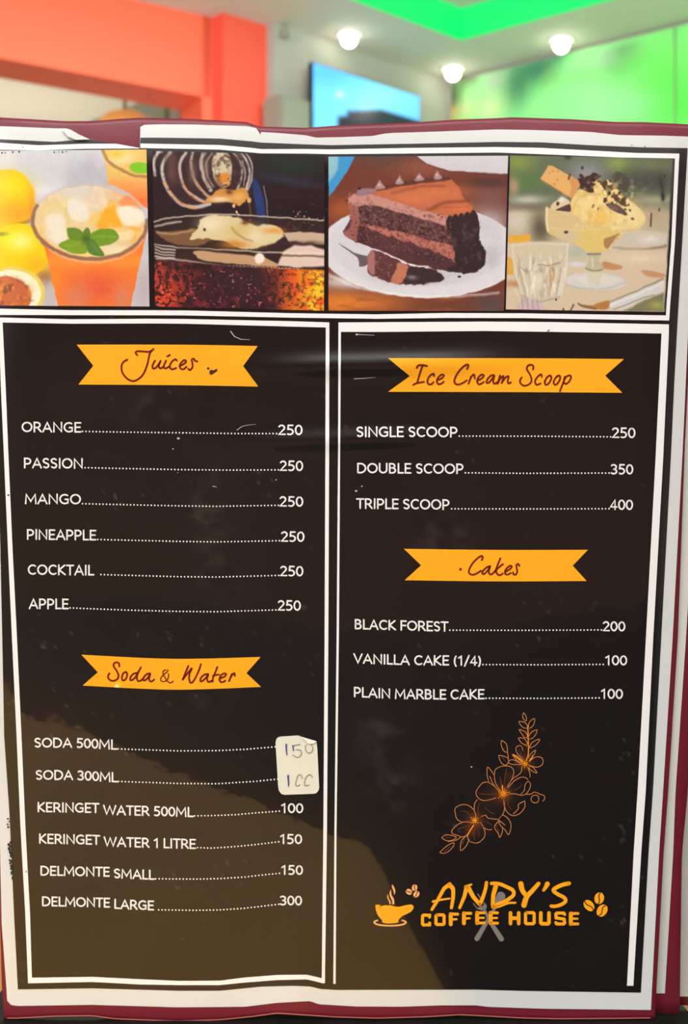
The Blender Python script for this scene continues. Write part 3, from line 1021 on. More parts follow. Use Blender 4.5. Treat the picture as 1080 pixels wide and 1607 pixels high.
hand(b2, tr((640, 560), 7.714,
            [(110, 132), (125, 105), (165, 97), (235, 110)], [(180, 100), (150, 190), (115, 310)], [(65, 340), (110, 318), (198, 303)],
            [(318, 232), (315, 205), (285, 215), (250, 255), (238, 300), (255, 332), (290, 328), (314, 305)],
            [(360, 280), (410, 260), (438, 225), (410, 215), (370, 250), (352, 295), (370, 328), (405, 324), (437, 300)],
            [(718, 145), (735, 105), (720, 92), (670, 120), (605, 195), (568, 270), (570, 315), (605, 335), (655, 322), (715, 285)],
            [(765, 240), (750, 290), (735, 325)], [(745, 290), (780, 228), (805, 215), (812, 260)],
            [(845, 285), (895, 262), (922, 228), (895, 215), (855, 250), (840, 295), (858, 330), (890, 324), (920, 303)],
            [(1048, 222), (1010, 225), (965, 270), (955, 310), (980, 312), (1020, 270), (1048, 228), (1035, 290), (1050, 326), (1085, 305)]) +
     tr((770, 560), 7.714,
        [(115, 225), (100, 270), (85, 325)], [(85, 325), (120, 260), (155, 232), (150, 270), (135, 318)], [(138, 312), (180, 250), (218, 235), (208, 285), (216, 320), (248, 308)],
        [(515, 152), (517, 110), (485, 95), (450, 110), (440, 150), (470, 200), (495, 260), (488, 310), (440, 345), (395, 345), (358, 310), (362, 270), (378, 248)],
        [(620, 242), (615, 212), (585, 225), (548, 270), (540, 310), (560, 338), (605, 322)],
        [(720, 224), (685, 245), (658, 300), (670, 338), (705, 320), (735, 265), (730, 230), (705, 230)],
        [(830, 224), (795, 245), (765, 300), (778, 338), (812, 320), (842, 265), (838, 230), (812, 230)],
        [(900, 240), (880, 310), (840, 415)], [(885, 290), (920, 238), (960, 224), (975, 250), (950, 300), (915, 326), (892, 316)]), 2.7)
b3 = banner((634, 861.3), (780, 863), (923, 862.8), (899, 887.7), (921, 911.8), (780, 912.4), (635, 910.6), (661, 887.2))
hand(b3, tr((715, 865), 9,
            [(370, 125), (385, 85), (365, 68), (310, 100), (235, 180), (190, 270), (195, 310), (235, 332), (290, 318), (360, 275)],
            [(490, 210), (445, 225), (390, 275), (380, 315), (410, 317), (460, 265), (488, 215), (470, 290), (490, 328), (530, 310), (560, 275)],
            [(635, 100), (600, 180), (560, 290)], [(670, 182), (610, 230), (575, 270), (590, 320), (625, 338), (668, 315)],
            [(700, 290), (760, 260), (795, 220), (775, 205), (735, 230), (700, 280), (705, 320), (740, 328), (782, 308)],
            [(905, 207), (885, 180), (860, 195), (865, 240), (872, 290), (850, 330), (820, 325), (813, 298)]), 2.7)
sp = Ink(Zink)
sp.disk(715 + 70 / 9, 865 + 255 / 9, 2.2)
sp.build('dark_smudge', M['rust'], b3)
b4 = banner((127.8, 1027.5), (272, 1033.9), (409.2, 1031), (386.8, 1056.3), (409.8, 1078), (272, 1082.3), (129.6, 1075.9), (153.5, 1055))
hand(b4, tr((160, 1030), 9,
            [(245, 142), (240, 100), (205, 85), (170, 100), (165, 140), (205, 200), (232, 260), (225, 310), (180, 342), (130, 342), (88, 305), (90, 265), (105, 240)],
            [(340, 220), (305, 235), (282, 290), (290, 335), (320, 335), (350, 290), (355, 240), (335, 222)],
            [(485, 235), (440, 250), (400, 300), (405, 338), (440, 325), (480, 280), (505, 235), (550, 155)], [(508, 232), (492, 300), (510, 348), (550, 340), (588, 305)],
            [(680, 242), (635, 250), (590, 295), (582, 335), (610, 337), (650, 300), (682, 245), (665, 310), (680, 350), (710, 350), (738, 326)]) +
     tr((270, 1030), 9,
        [(230, 135), (190, 230), (150, 330)], [(150, 330), (210, 250), (275, 170)], [(280, 172), (250, 240), (240, 310), (262, 372), (305, 345), (370, 220), (408, 110)],
        [(510, 250), (465, 255), (410, 300), (402, 350), (430, 347), (480, 300), (512, 255), (495, 320), (515, 362), (565, 342)],
        [(640, 150), (605, 240), (580, 300), (572, 358)], [(575, 277), (620, 262), (662, 258)],
        [(680, 310), (735, 290), (765, 255), (740, 240), (695, 265), (670, 320), (685, 358), (720, 362), (752, 343)],
        [(845, 250), (825, 300), (805, 350)], [(825, 300), (855, 255), (880, 238), (888, 275)]), 2.7)
am = Ink(Zink)
for l in tr((160, 1030), 9, [(930, 190), (925, 215), (880, 250), (835, 300), (835, 345), (880, 355), (925, 325), (942, 275), (938, 245)],
            [(905, 190), (870, 205), (860, 235), (890, 300), (930, 355), (970, 374), (1005, 350)]):
    am.stroke([tuple(p) for p in catmull(l, False, 6)], 1.7)
am.build('heading_lettering', M['rust'], b4)

# ---------- price sticker
st = Ink(0.0010)
so_, ss = (420, 1140), 10.8


def rr(pts):
    return [(so_[0] + x / ss, so_[1] + y / ss) for x, y in pts]


st.fill(rr([(215, 178), (520, 158), (560, 172), (640, 240), (700, 300), (830, 262), (845, 400), (875, 1040), (862, 1090), (825, 1130), (775, 1142), (290, 1160), (235, 1145), (190, 1085), (178, 1000), (135, 270), (150, 215), (180, 188)]))
stk = st.build('price_sticker', M['sticker'], label='small white sticker with handwritten prices, one corner curled')
so2 = stk.modifiers.new('thickness', 'SOLIDIFY')
so2.thickness = 0.0002
cu = Ink(0.0022)
c = rr([(560, 172), (830, 250), (800, 285), (740, 298), (690, 290), (645, 245)])
vs, fs = polygon(c, 0.0015)
mesh_obj('curled_corner', vs, fs, M['sticker_back'], stk)
bp = Ink(0.00125)
for l, w_ in (([(315, 305), (318, 400), (328, 485)], 2.4), ([(348, 835), (352, 920), (356, 1010)], 2.8)):
    bp.stroke(rr(l), w_, w_ * .6)
bp.stroke(rr([(425, 320), (438, 410)]), 1.5)
bp.build('handwritten_price', M['blue_pen'], stk)
gp = Ink(0.00125)
for l in ([(430, 330), (480, 315), (550, 305)], [(480, 395), (545, 400), (575, 450), (550, 505), (495, 522), (430, 485)],
          [(650, 310), (640, 370), (660, 430), (710, 450), (755, 420), (765, 360), (740, 305)],
          [(580, 880), (570, 830), (525, 825), (490, 900), (475, 980), (500, 1012), (545, 985)],
          [(760, 865), (730, 820), (680, 830), (635, 900), (625, 980), (650, 1005), (705, 990)]):
    gp.stroke(rr([tuple(p) for p in catmull(l, False, 5)]), 1.1)
gp.build('handwritten_price', M['grey_pen'], stk)

# ---------- logo: cup, beans, crossed cutlery and name
lo = (580, 1380)
cut = Ink(Zprint)
for l, w0, w1 in (([(905, 380), (800, 560), (685, 755)], 4.2, 8.2), ([(770, 400), (850, 560), (980, 760)], 4.0, 8.2)):
    cut.stroke([(660 + x / 7.714, 1375 + y / 7.714) for x, y in l], w0, w1)
cut.fill([(660 + x / 7.714, 1375 + y / 7.714) for x, y in ((900, 400), (905, 300), (925, 220), (960, 190), (1005, 200), (1028, 240), (1015, 290), (960, 350))], True)
cut.fill([(660 + x / 7.714, 1375 + y / 7.714) for x, y in ((690, 390), (720, 370), (755, 360), (775, 325), (800, 350), (795, 400), (740, 415))], True)
cut.stroke([(660 + x / 7.714, 1375 + y / 7.714) for x, y in ((640, 330), (690, 395))], 1.5)
cut.stroke([(660 + x / 7.714, 1375 + y / 7.714) for x, y in ((695, 215), (740, 290), (790, 360))], 1.5)
logo = cut.build('logo_cutlery', M['grey_ink'])


def U1(l, s=12.0, o=lo):
    return [(o[0] + x / s, o[1] + y / s) for x, y in l]


cupi = Ink(Zink)
cupi.fill(U1([(110, 482), (150, 476), (205, 478), (188, 532), (215, 502), (300, 485), (400, 490), (500, 513), (560, 516), (640, 495), (720, 480), (790, 470), (832, 505), (825, 560), (780, 610), (700, 655), (620, 688), (575, 730), (542, 770), (550, 805), (500, 822), (400, 832), (300, 828), (235, 810), (240, 770), (190, 720), (145, 650), (118, 570)]))
cup = cupi.build('logo_cup', M['amber'])
sa = Ink(Zink)
sa.stroke([tuple(p) for p in catmull(U1([(150, 772), (100, 792), (95, 822), (180, 856), (380, 872), (590, 858), (678, 822), (672, 792), (615, 772)]), False, 5)], 2.6)
sa.build('logo_saucer', M['peach'], cup)
sm = Ink(Zink)
sm.fill(U1([(430, 95), (470, 160), (488, 230), (465, 290), (455, 230), (425, 150)]), True)
sm.fill(U1([(405, 195), (415, 290), (460, 370), (465, 465), (430, 465), (425, 400), (385, 320), (380, 250)]), True)
sm.fill(U1([(345, 285), (365, 360), (395, 410), (402, 465), (380, 465), (370, 420), (340, 360), (335, 310)]), True)
sm.build('logo_steam', M['peach'], cup)


def bean(o, s, cx_, cy_, rx, ry, rot, m):
    ink = Ink(Zink)
    r = math.radians(rot)
    pts = []
    for k in range(20):
        a = 2 * math.pi * k / 20
        x, y = rx * math.cos(a), ry * math.sin(a)
        pts.append((o[0] + (cx_ + x * math.cos(r) - y * math.sin(r)) / s, o[1] + (cy_ + x * math.sin(r) + y * math.cos(r)) / s))
    ink.fill(pts)
    b = ink.build('logo_bean', m)
    sl = Ink(Zink + .0001)
    l = []
    for t in np.linspace(-.95, .95, 9):
        x, y = math.sin(t * 3.1) * rx * .22, t * ry
        l.append((o[0] + (cx_ + x * math.cos(r) - y * math.sin(r)) / s, o[1] + (cy_ + x * math.sin(r) + y * math.cos(r)) / s))
    sl.stroke(l, 1.5 if s < 10 else 1.1)
    sl.build('bean_crease', M['speck'], b)


bean(lo, 12, 745, 235, 52, 66, -55, M['peach'])
bean(lo, 12, 850, 158, 52, 66, 12, M['peach'])
bean(lo, 12, 883, 280, 52, 70, 38, M['peach'])
bo = (790, 1375)
bean(bo, 6.353, 855, 293, 46, 64, -42, M['amber'])
bean(bo, 6.353, 957, 220, 48, 60, 14, M['amber'])
bean(bo, 6.353, 986, 343, 50, 66, 35, M['amber'])

nm = Ink(Zink)
Z2 = lambda l: [(660 + x / 7.714, 1375 + y / 7.714) for x, y in l]
Z3 = lambda l: [(790 + x / 6.353, 1375 + y / 6.353) for x, y in l]
sp_ = lambda l: [tuple(p) for p in catmull(l, False, 5)]
nm.stroke(Z2([(138, 405), (200, 305), (285, 150), (355, 98)]), 4.6, 6.5)
nm.stroke(sp_(Z2([(345, 112), (392, 150), (395, 260), (375, 382)])), 7.2, 4.9)
nm.stroke(Z2([(150, 308), (250, 285), (355, 270)]), 3.7, 2.8)
nm.stroke(Z2([(475, 382), (530, 250), (560, 135)]), 4.6, 7.0)
nm.stroke(Z2([(545, 128), (618, 100)]), 4.6, 3.0)
nm.stroke(Z2([(575, 130), (640, 250), (718, 342)]), 7.2, 5.8)
nm.stroke(sp_(Z2([(718, 342), (758, 250), (788, 150), (800, 78)])), 6.0, 5.3)
nm.stroke(sp_(Z2([(862, 88), (950, 92), (1040, 128), (1118, 170), (1126, 228), (1064, 280), (1000, 316), (925, 345), (880, 372)])), 5.6, 6.0)
nm.stroke(Z2([(912, 122), (882, 230), (875, 352)]), 7.2, 6.0)
nm.stroke(sp_(Z2([(885, 378), (960, 362), (1060, 326), (1150, 322)])), 4.9, 3.2)
nm.stroke(sp_(Z3([(175, 78), (190, 140), (228, 192)])), 8.8, 6.5)
nm.stroke(sp_(Z3([(352, 74), (290, 145), (235, 205), (207, 288)])), 6.0, 8.8)
nm.stroke(Z3([(440, 78), (425, 108), (402, 142)]), 7.9, 4.4)
nm.stroke(sp_(Z3([(655, 72), (600, 84), (540, 108), (500, 140), (540, 178), (605, 212), (622, 248), (580, 282), (520, 300), (478, 298)])), 6.5, 5.3)
nm.build('name_lettering', M['amber'], label='hand-brushed amber letters reading ANDYS with an apostrophe')


def block(ch, x0, y0, x1, y1, s=5.4, ink=None):
    h = s / 2
    a, b, c, d = x0 + h, y0 + h, x1 - h, y1 - h
    m = (b + d) / 2
    c3 = 1.6
    L = {
        'C': [[(c, b + 3), (c, b + .2), (a + c3, b), (a, b + c3), (a, d - c3), (a + c3, d), (c, d - .2), (c, d - 3)]],
        'O': [[(a + c3, b), (c - c3, b), (c, b + c3), (c, d - c3), (c - c3, d), (a + c3, d), (a, d - c3), (a, b + c3), (a + c3, b)]],
        'F': [[(c, b), (a, b), (a, d)], [(a, m + .4), (c - 1.6, m)]],
        'E': [[(c, b), (a, b), (a, d), (c, d)], [(a, m), (c - .8, m)]],
        'H': [[(a, b), (a, d)], [(c, b), (c, d)], [(a, m), (c, m)]],
        'U': [[(a, b), (a, d - c3), (a + c3, d), (c - c3, d), (c, d - c3), (c, b)]],
        'S': [[(c, b + 2.0), (c - c3, b), (a + c3, b), (a, b + c3), (a + .6, m - 1), (c - .8, m + 1), (c, d - c3), (c - c3, d), (a + c3, d), (a, d - 2.0)]],
    }[ch]
    for l in L:
        wj = s if ch in 'COUHS' else s * .98
        if ch in 'FE' and l is L[1]:
            wj = s * .6
        if ch == 'E' and l is L[0]:
            ink.stroke([l[0], l[1]], s * .78)
            ink.stroke([l[1], l[2]], s * 1.1)
            ink.stroke([l[2], l[3]], s * .78)
            continue
        if ch == 'F' and l is L[0]:
            ink.stroke([l[0], l[1]], s * .85)
            ink.stroke([l[1], l[2]], s * 1.1)
            continue
        ink.stroke(l, wj * (.86 if ch in 'COS' else 1))


bl = Ink(Zink)
for ch, x0, x1, y0, y1 in (('C', 3, 132, 450, 612), ('O', 166, 308, 447, 606), ('F', 345, 472, 438, 604), ('F', 505, 630, 428, 592), ('E', 665, 795, 422, 588), ('E', 828, 955, 422, 590)):
    (a, b), (c_, d) = Z2([(x0, y0), (x1, y1)])
    block(ch, a, b, c_, d, 5.6, bl)
for ch, x0, x1, y0, y1 in (('H', 54, 172, 348, 490), ('O', 204, 326, 346, 492), ('U', 356, 474, 348, 492), ('S', 506, 630, 350, 494), ('E', 656, 764, 354, 494)):
    (a, b), (c_, d) = Z3([(x0, y0), (x1, y1)])
    block(ch, a, b, c_, d, 5.7, bl)
bl.build('block_lettering', M['amber'], label='solid amber block letters reading COFFEE HOUSE')

# ---------- floral line drawing
FA = lambda l: [(740 + x / 8.308, 1110 + y / 8.308) for x, y in l]
FB = lambda l: [(680 + x / 6.75, 1200 + y / 6.75) for x, y in l]
fi, fh, fo = Ink(Zprint), Ink(Zink), Ink(Zprint)
for l in ([(680, 70), (668, 120), (690, 165), (715, 175), (715, 120), (680, 70)],
          [(740, 250), (760, 190), (820, 145), (820, 200), (795, 250), (755, 275)],
          [(735, 250), (700, 200), (620, 185), (650, 240), (690, 270), (730, 270)],
          [(735, 370), (700, 320), (625, 290), (660, 350), (690, 390), (730, 400)],
          [(750, 370), (790, 320), (855, 295), (840, 350), (800, 400), (755, 415)],
          [(735, 470), (690, 410), (615, 400), (650, 460), (690, 485), (735, 500)],
          [(755, 530), (790, 460), (885, 415), (870, 460), (820, 505), (760, 530)],
          [(745, 660), (770, 610), (835, 560), (815, 620), (760, 680)],
          [(390, 430), (450, 470), (470, 540), (460, 585), (415, 560), (390, 490), (390, 430)], [(470, 580), (485, 680)],
          [(355, 625), (430, 640), (480, 670), (478, 720), (440, 755), (380, 710), (355, 625)],
          [(680, 690), (600, 600), (580, 530), (620, 500), (655, 510), (670, 560)],
          [(660, 720), (590, 690), (535, 615), (600, 640), (670, 700)],
          [(480, 720), (500, 690), (550, 685), (620, 720), (660, 740)], [(480, 722), (540, 745), (660, 745)],
          [(760, 700), (830, 650), (900, 650), (935, 690), (920, 750), (860, 780), (780, 765), (750, 750)],
          [(750, 770), (800, 780), (855, 855), (790, 830), (740, 785)],
          [(735, 780), (760, 850), (765, 910)], [(660, 770), (650, 840), (600, 890), (540, 930), (470, 1030)],
          [(380, 1090), (320, 1000), (300, 900), (310, 820), (350, 785), (420, 765), (500, 770), (545, 810), (550, 870), (520, 950), (470, 1040)],
          [(225, 970), (205, 880), (210, 780), (260, 830), (298, 885)], [(240, 900), (290, 1010), (370, 1100)],
          [(370, 1110), (300, 1030), (220, 980), (150, 985), (90, 1050), (60, 1110), (80, 1170), (150, 1215), (240, 1205), (320, 1180)],
          [(480, 1050), (560, 960), (640, 915), (700, 915), (740, 945)], [(490, 1130), (570, 1130), (650, 1148)],
          [(640, 1140), (690, 1080), (700, 1010), (740, 965), (770, 1000), (760, 1060), (710, 1130), (650, 1150)],
          [(710, 1135), (780, 1130), (820, 1105), (890, 1130)],
          [(880, 1195), (865, 1235), (830, 1246), (790, 1230), (778, 1195), (795, 1158), (835, 1145), (870, 1160), (880, 1195)],
          [(880, 1130), (945, 1150), (955, 1190), (930, 1225)]):
    fi.stroke(sp_(FA(l)), 1.05)
for l in ([(745, 360), (755, 440), (790, 510), (850, 540), (920, 515), (970, 450), (970, 390)], [(850, 520), (900, 470), (905, 420), (970, 385)],
          [(435, 490), (440, 410), (470, 370)], [(745, 360), (757, 450), (740, 520), (690, 580)],
          [(510, 550), (555, 535), (580, 565), (640, 575), (690, 580)],
          [(690, 580), (740, 535), (800, 580), (825, 650), (800, 740), (760, 690), (710, 640), (690, 580)], [(700, 590), (760, 640)],
          [(690, 600), (650, 660), (690, 730), (705, 770), (730, 720), (735, 660)],
          [(455, 550), (430, 480), (370, 430), (300, 425), (235, 460), (235, 520), (255, 580), (300, 605)],
          [(420, 620), (340, 605), (260, 635), (200, 695), (205, 730), (260, 750), (310, 765), (360, 740), (430, 650)],
          [(430, 650), (370, 740), (375, 800), (420, 825), (480, 825), (540, 770), (548, 710), (520, 640)],
          [(500, 610), (540, 670), (590, 690), (620, 685)],
          [(370, 740), (310, 790), (290, 850), (295, 910), (350, 860), (380, 790)],
          [(90, 775), (130, 745), (200, 750), (245, 770), (200, 800), (140, 805), (90, 775)],
          [(160, 815), (240, 800), (300, 765)],
          [(70, 930), (110, 890), (170, 845), (220, 830), (210, 870), (160, 920), (110, 940), (70, 930)]):
    fi.stroke(sp_(FB(l)), 1.1)
# dim inner veins
for l in ([(90, 1120), (200, 1135), (330, 1130)], [(370, 900), (390, 1000), (400, 1060)], [(560, 1080), (620, 1050), (660, 1000)], [(460, 800), (440, 900), (430, 1000)], [(400, 520), (430, 560)], [(400, 650), (440, 700)], [(560, 720), (640, 738)], [(620, 540), (650, 620), (680, 680)]):
    fo.stroke(sp_(FA(l)), .9)
for l in ([(300, 490), (350, 500), (410, 560)], [(260, 680), (330, 660), (400, 630)], [(440, 680), (430, 740), (440, 800)], [(485, 540), (475, 460), (500, 400)], [(480, 700), (490, 760)], [(790, 380), (800, 440), (830, 480)], [(130, 775), (190, 772)], [(330, 780), (310, 850)], [(120, 920), (180, 870)], [(560, 600), (620, 640)], [(670, 640), (700, 720)], [(545, 450), (600, 500), (650, 520)]):
    fo.stroke(sp_(FB(l)), .9)
# bright glowing centres and main stem
for cx_, cy_, r0, k in ((700, 735, 60, 9), (415, 1125, 80, 12)):
    for i in range(k):
        a = 2 * math.pi * i / k + .3
        L_ = r0 * (0.7 + .5 * random.random())
        fh.stroke(FA([(cx_ + 12 * math.cos(a), cy_ + 12 * math.sin(a)), (cx_ + L_ * math.cos(a), cy_ + L_ * math.sin(a))]), 1.3, .5)
    x, y = FA([(cx_, cy_)])[0]
    fh.disk(x, y, 2.4)
for i in range(10):
    a = 2 * math.pi * i / 10
    L_ = 50 * (0.7 + .5 * random.random())
    fh.stroke(FB([(440 + 12 * math.cos(a), 590 + 12 * math.sin(a)), (440 + L_ * math.cos(a), 590 + L_ * math.sin(a))]), 1.3, .5)
x, y = FB([(440, 590)])[0]
fh.disk(x, y, 2.4)
fh.stroke(sp_(FA([(735, 240), (740, 380), (745, 500), (740, 620), (715, 690)])), 1.3)
fh.stroke(sp_(FA([(540, 620), (600, 660), (670, 715)])), 1.5, 2)
fh.stroke(sp_(FA([(760, 700), (790, 660), (800, 620)])), 2, .8)
fh.stroke(sp_(FB([(370, 740), (390, 700), (430, 640)])), 1.6)
fh.stroke(FA([(405, 1020), (410, 1110)]), 1.6)
for y_ in (250, 370, 380, 470):
    x, y = FA([(738, y_)])[0]
    fh.disk(x, y, 1.5)
fl1 = fi.build('floral_drawing', M['floral'])
fh.build('flower_center', M['floral_hi'], fl1)
fo.build('petal_veins', M['floral_lo'], fl1)


# ---------- the four printed photographs
def photo(tl, trr, br, bl_, o, s, painter, label, warp=10):
    n, m = int((trr[0] - tl[0]) / .85), int((bl_[1] - tl[1]) / .85)
    U, V = np.meshgrid(np.linspace(0, 1, n), np.linspace(0, 1, m), indexing='ij')
    U, V = U.ravel(), V.ravel()
    q = [np.array(c, float) for c in (tl, trr, br, bl_)]
    X = (1 - U) * (1 - V) * q[0][0] + U * (1 - V) * q[1][0] + U * V * q[2][0] + (1 - U) * V * q[3][0]
    Y = (1 - U) * (1 - V) * q[0][1] + U * (1 - V) * q[1][1] + U * V * q[2][1] + (1 - U) * V * q[3][1]
    px_, py_ = (X - o[0]) * s, (Y - o[1]) * s
    wx = (fbm(px_, py_, 46, 201, 2) - .5) * warp
    wy = (fbm(px_, py_, 46, 202, 2) - .5) * warp
    p = Paint(px_ + wx, py_ + wy, (128, 128, 128))
    painter(p)
    vs = [P(x, y, Zprint) for x, y in zip(X, Y)]
    fs = [(i * m + j, i * m + j + 1, (i + 1) * m + j + 1, (i + 1) * m + j) for i in range(n - 1) for j in range(m - 1)]
    ob = mesh_obj('printed_photo', vs, fs, M['photo'], booklet, True, p.linear())
    ob['label'] = label


def juice(p):
    X, Y = p.X, p.Y
    p.mix((206, 207, 210), np.ones(len(X)))
    p.mix((180, 180, 186), np.clip((fbm(X, Y, 260, 2, 3) - .5) * 3, 0, 1))
    p.blob(60, 120, 60, 90, (218, 214, 208), .8)
    p.blob(280, 330, 120, 50, (225, 225, 232), .8)
    p.blob(480, 150, 50, 90, (190, 196, 205), .6)
    p.blob(590, 200, 60, 130, (185, 182, 192), .8)
    p.blob(950, 950, 120, 180, (186, 172, 176), .9)
    p.blob(330, 1030, 90, 90, (190, 178, 180), .9)
    p.blob(290, 880, 70, 60, (150, 100, 60), .9)
    # lemons
    p.ell(50, 390, 178, 200, (244, 196, 22), 0, .05)
    p.blob(60, 300, 130, 80, (240, 222, 22), .9)
    p.blob(120, 480, 120, 70, (240, 164, 40), .9)
    p.blob(205, 430, 25, 110, (222, 150, 50), .7)
    p.line([(0, 585), (80, 560), (190, 530)], (120, 75, 25), 18, 18, .8)
    p.ell(120, 722, 215, 180, (240, 206, 18), 0, .05)
    p.blob(60, 640, 100, 60, (235, 232, 30), .9)
    p.blob(140, 660, 80, 60, (245, 240, 140), .9)
    p.blob(250, 820, 90, 60, (235, 178, 30), .9)
    p.blob(10, 610, 40, 14, (120, 130, 30), .7)
    # cut passion fruit
    p.ell(80, 1000, 212, 178, (228, 205, 90), 0, .04)
    p.ell(75, 1005, 192, 160, (240, 238, 205), 0, .06)
    p.ell(40, 1020, 165, 132, (196, 104, 62), 0, .08)
    m = np.exp(-(((X - 60) / 150) ** 2 + ((Y - 1020) / 120) ** 2) ** 2)
    p.mix((225, 140, 50), m * np.clip((fbm(X, Y, 40, 9, 2) - .5) * 5, 0, 1))
    p.mix((140, 80, 50), m * np.clip((fbm(X, Y, 34, 19, 2) - .56) * 6, 0, 1))
    # glass behind
    bgm = p.poly([(655, 40), (985, 40), (985, 460), (900, 400), (800, 320), (705, 285), (690, 170)], (232, 190, 105), 8, 1, False)
    p.mix((236, 222, 170), bgm * np.exp(-(((X - 790) / 90) ** 2 + ((Y - 110) / 50) ** 2)))
    p.mix((225, 190, 50), bgm * np.exp(-(((X - 760) / 60) ** 2 + ((Y - 90) / 30) ** 2)) * .8)
    p.mix((240, 162, 88), bgm * np.clip((Y - 225) / 60, 0, 1))
    p.mix((246, 120, 62), bgm * np.clip((Y - 290) / 110, 0, 1))
    p.ell(915, 180, 70, 38, (128, 196, 40), 5, .2)
    p.line([(668, 60), (700, 130), (780, 190), (870, 228), (960, 240)], (158, 118, 70), 20, 8)
    # front glass body
    body = p.poly([(225, 560), (290, 700), (330, 880), (385, 1100), (850, 1100), (900, 860), (965, 560), (800, 500), (400, 500)], (240, 122, 48), 7, 1, False)
    p.mix((247, 150, 58), body * np.exp(-((Y - 790) / 50.0) ** 2) * .8)
    p.mix((222, 92, 62), body * np.exp(-(((X - 640) / 170) ** 2 + ((Y - 960) / 110) ** 2)) * .9)
    p.mix((212, 128, 98), body * np.exp(-(((X - 500) / 90) ** 2 + ((Y - 1040) / 110) ** 2)) * .8)
    p.mix((212, 130, 100), body * np.exp(-(((X - 800) / 60) ** 2 + ((Y - 1040) / 100) ** 2)) * .9)
    p.mix((250, 140, 40), body * np.exp(-(((X - 360) / 40) ** 2 + ((Y - 900) / 160) ** 2)) * .7)
    # inside of the glass
    inn = p.ell(585, 530, 358, 232, (222, 200, 150), 4, .03)
    def ib(x, y, rx, ry, col, a=1.0, rot=0):
        r = math.radians(rot)
        dx, dy = X - x, Y - y
        u, v = (dx * math.cos(r) + dy * math.sin(r)) / rx, (-dx * math.sin(r) + dy * math.cos(r)) / ry
        p.mix(col, np.exp(-(u * u + v * v)) * a * inn)
    ib(520, 330, 190, 60, (212, 206, 200))
    ib(640, 380, 90, 80, (222, 204, 178), .9)
    ib(300, 450, 60, 60, (226, 200, 130), .9)
    ib(420, 430, 60, 50, (216, 205, 120), .7)
    ib(720, 490, 70, 90, (238, 172, 50), .95)
    ib(600, 520, 120, 40, (236, 196, 100), .8)
    ib(850, 370, 110, 40, (236, 146, 92), .95, 30)
    ib(350, 560, 70, 100, (232, 222, 200), .95)
    ib(510, 450, 60, 80, (232, 226, 210), .95, -20)
    ib(850, 480, 85, 50, (238, 228, 205), .95, 20)
    ib(800, 610, 80, 35, (240, 214, 160), .9)
    ib(740, 715, 80, 30, (238, 222, 180), .9)
    ib(880, 600, 50, 70, (240, 170, 60), .8)
    def ice(pts, col=(232, 226, 208), a=.8):
        p.poly(pts, col, 22, a)
    p.poly([(690, 440), (740, 410), (800, 560), (700, 590), (640, 560)], (240, 168, 36), 26, .85)
    p.poly([(770, 400), (860, 360), (930, 440), (880, 430), (800, 430)], (238, 140, 80), 24, .8)
    ice([(290, 520), (350, 480), (420, 500), (440, 620), (390, 680), (300, 620)])
    ice([(440, 400), (520, 390), (580, 470), (560, 530), (470, 510)], (230, 224, 212))
    ice([(590, 360), (690, 370), (700, 440), (620, 470), (580, 420)], (224, 206, 182), .7)
    ice([(760, 450), (850, 430), (940, 480), (900, 560), (800, 540)], (240, 234, 214))
    ice([(700, 590), (800, 570), (880, 600), (840, 650), (760, 640)], (240, 218, 172), .8)
    ice([(660, 720), (760, 690), (820, 700), (740, 745)], (236, 218, 180), .8)
    p.line([(420, 440), (440, 520), (430, 600)], (206, 190, 80), 12, 18, .5)
    p.line([(640, 560), (700, 600), (860, 570)], (232, 160, 40), 12, 18, .6)
    ib(560, 745, 110, 22, (238, 214, 120), .7)
    ib(270, 600, 40, 90, (232, 190, 110), .6)
    p.mix((250, 225, 180), inn * np.clip((fbm(X, Y, 60, 33, 3) - .55) * 4, 0, 1) * .4)
    # rim
    t = [(585 + 374 * math.cos(a) * 1.0 - 10 * math.sin(a), 532 + 246 * math.sin(a) + 14 * math.cos(a)) for a in np.linspace(0, 2 * math.pi, 60)]
    p.line(t, (206, 190, 176), 16, 8, .85, False)
    t = [(585 + 372 * math.cos(a) - 8 * math.sin(a), 530 + 244 * math.sin(a) + 14 * math.cos(a)) for a in np.linspace(-.1, math.pi * 1.12, 50)]
    p.line(t, (128, 96, 76), 27, 8, .95, False)
    t = [(585 + 372 * math.cos(a), 552 + 244 * math.sin(a) + 14 * math.cos(a)) for a in np.linspace(.35, math.pi * .75, 30)]
    p.line(t, (232, 190, 150), 12, 8, .8, False)
    # mint
    p.poly([(380, 690), (430, 650), (500, 640), (560, 660), (570, 730), (480, 738)], (122, 156, 40), 8)
    p.poly([(435, 590), (450, 570), (520, 585), (560, 640), (520, 660), (450, 640)], (102, 138, 38), 8)
    p.poly([(540, 600), (570, 568), (590, 600), (580, 650), (550, 650)], (92, 130, 36), 8)
    p.poly([(585, 620), (650, 582), (740, 585), (778, 635), (730, 675), (650, 690), (595, 665)], (110, 150, 38), 8)
    p.poly([(565, 650), (610, 650), (680, 745), (640, 755), (580, 735)], (86, 128, 46), 8)
    p.line([(590, 640), (670, 625), (750, 630)], (152, 180, 70), 7, 8, .7)
    p.line([(565, 650), (620, 700), (660, 740)], (132, 160, 90), 7, 8, .6)
    p.line([(540, 655), (480, 680), (410, 695)], (160, 180, 60), 7, 8, .6)
    p.blob(560, 650, 26, 26, (66, 90, 34), .8)
    p.grain(18, 5)


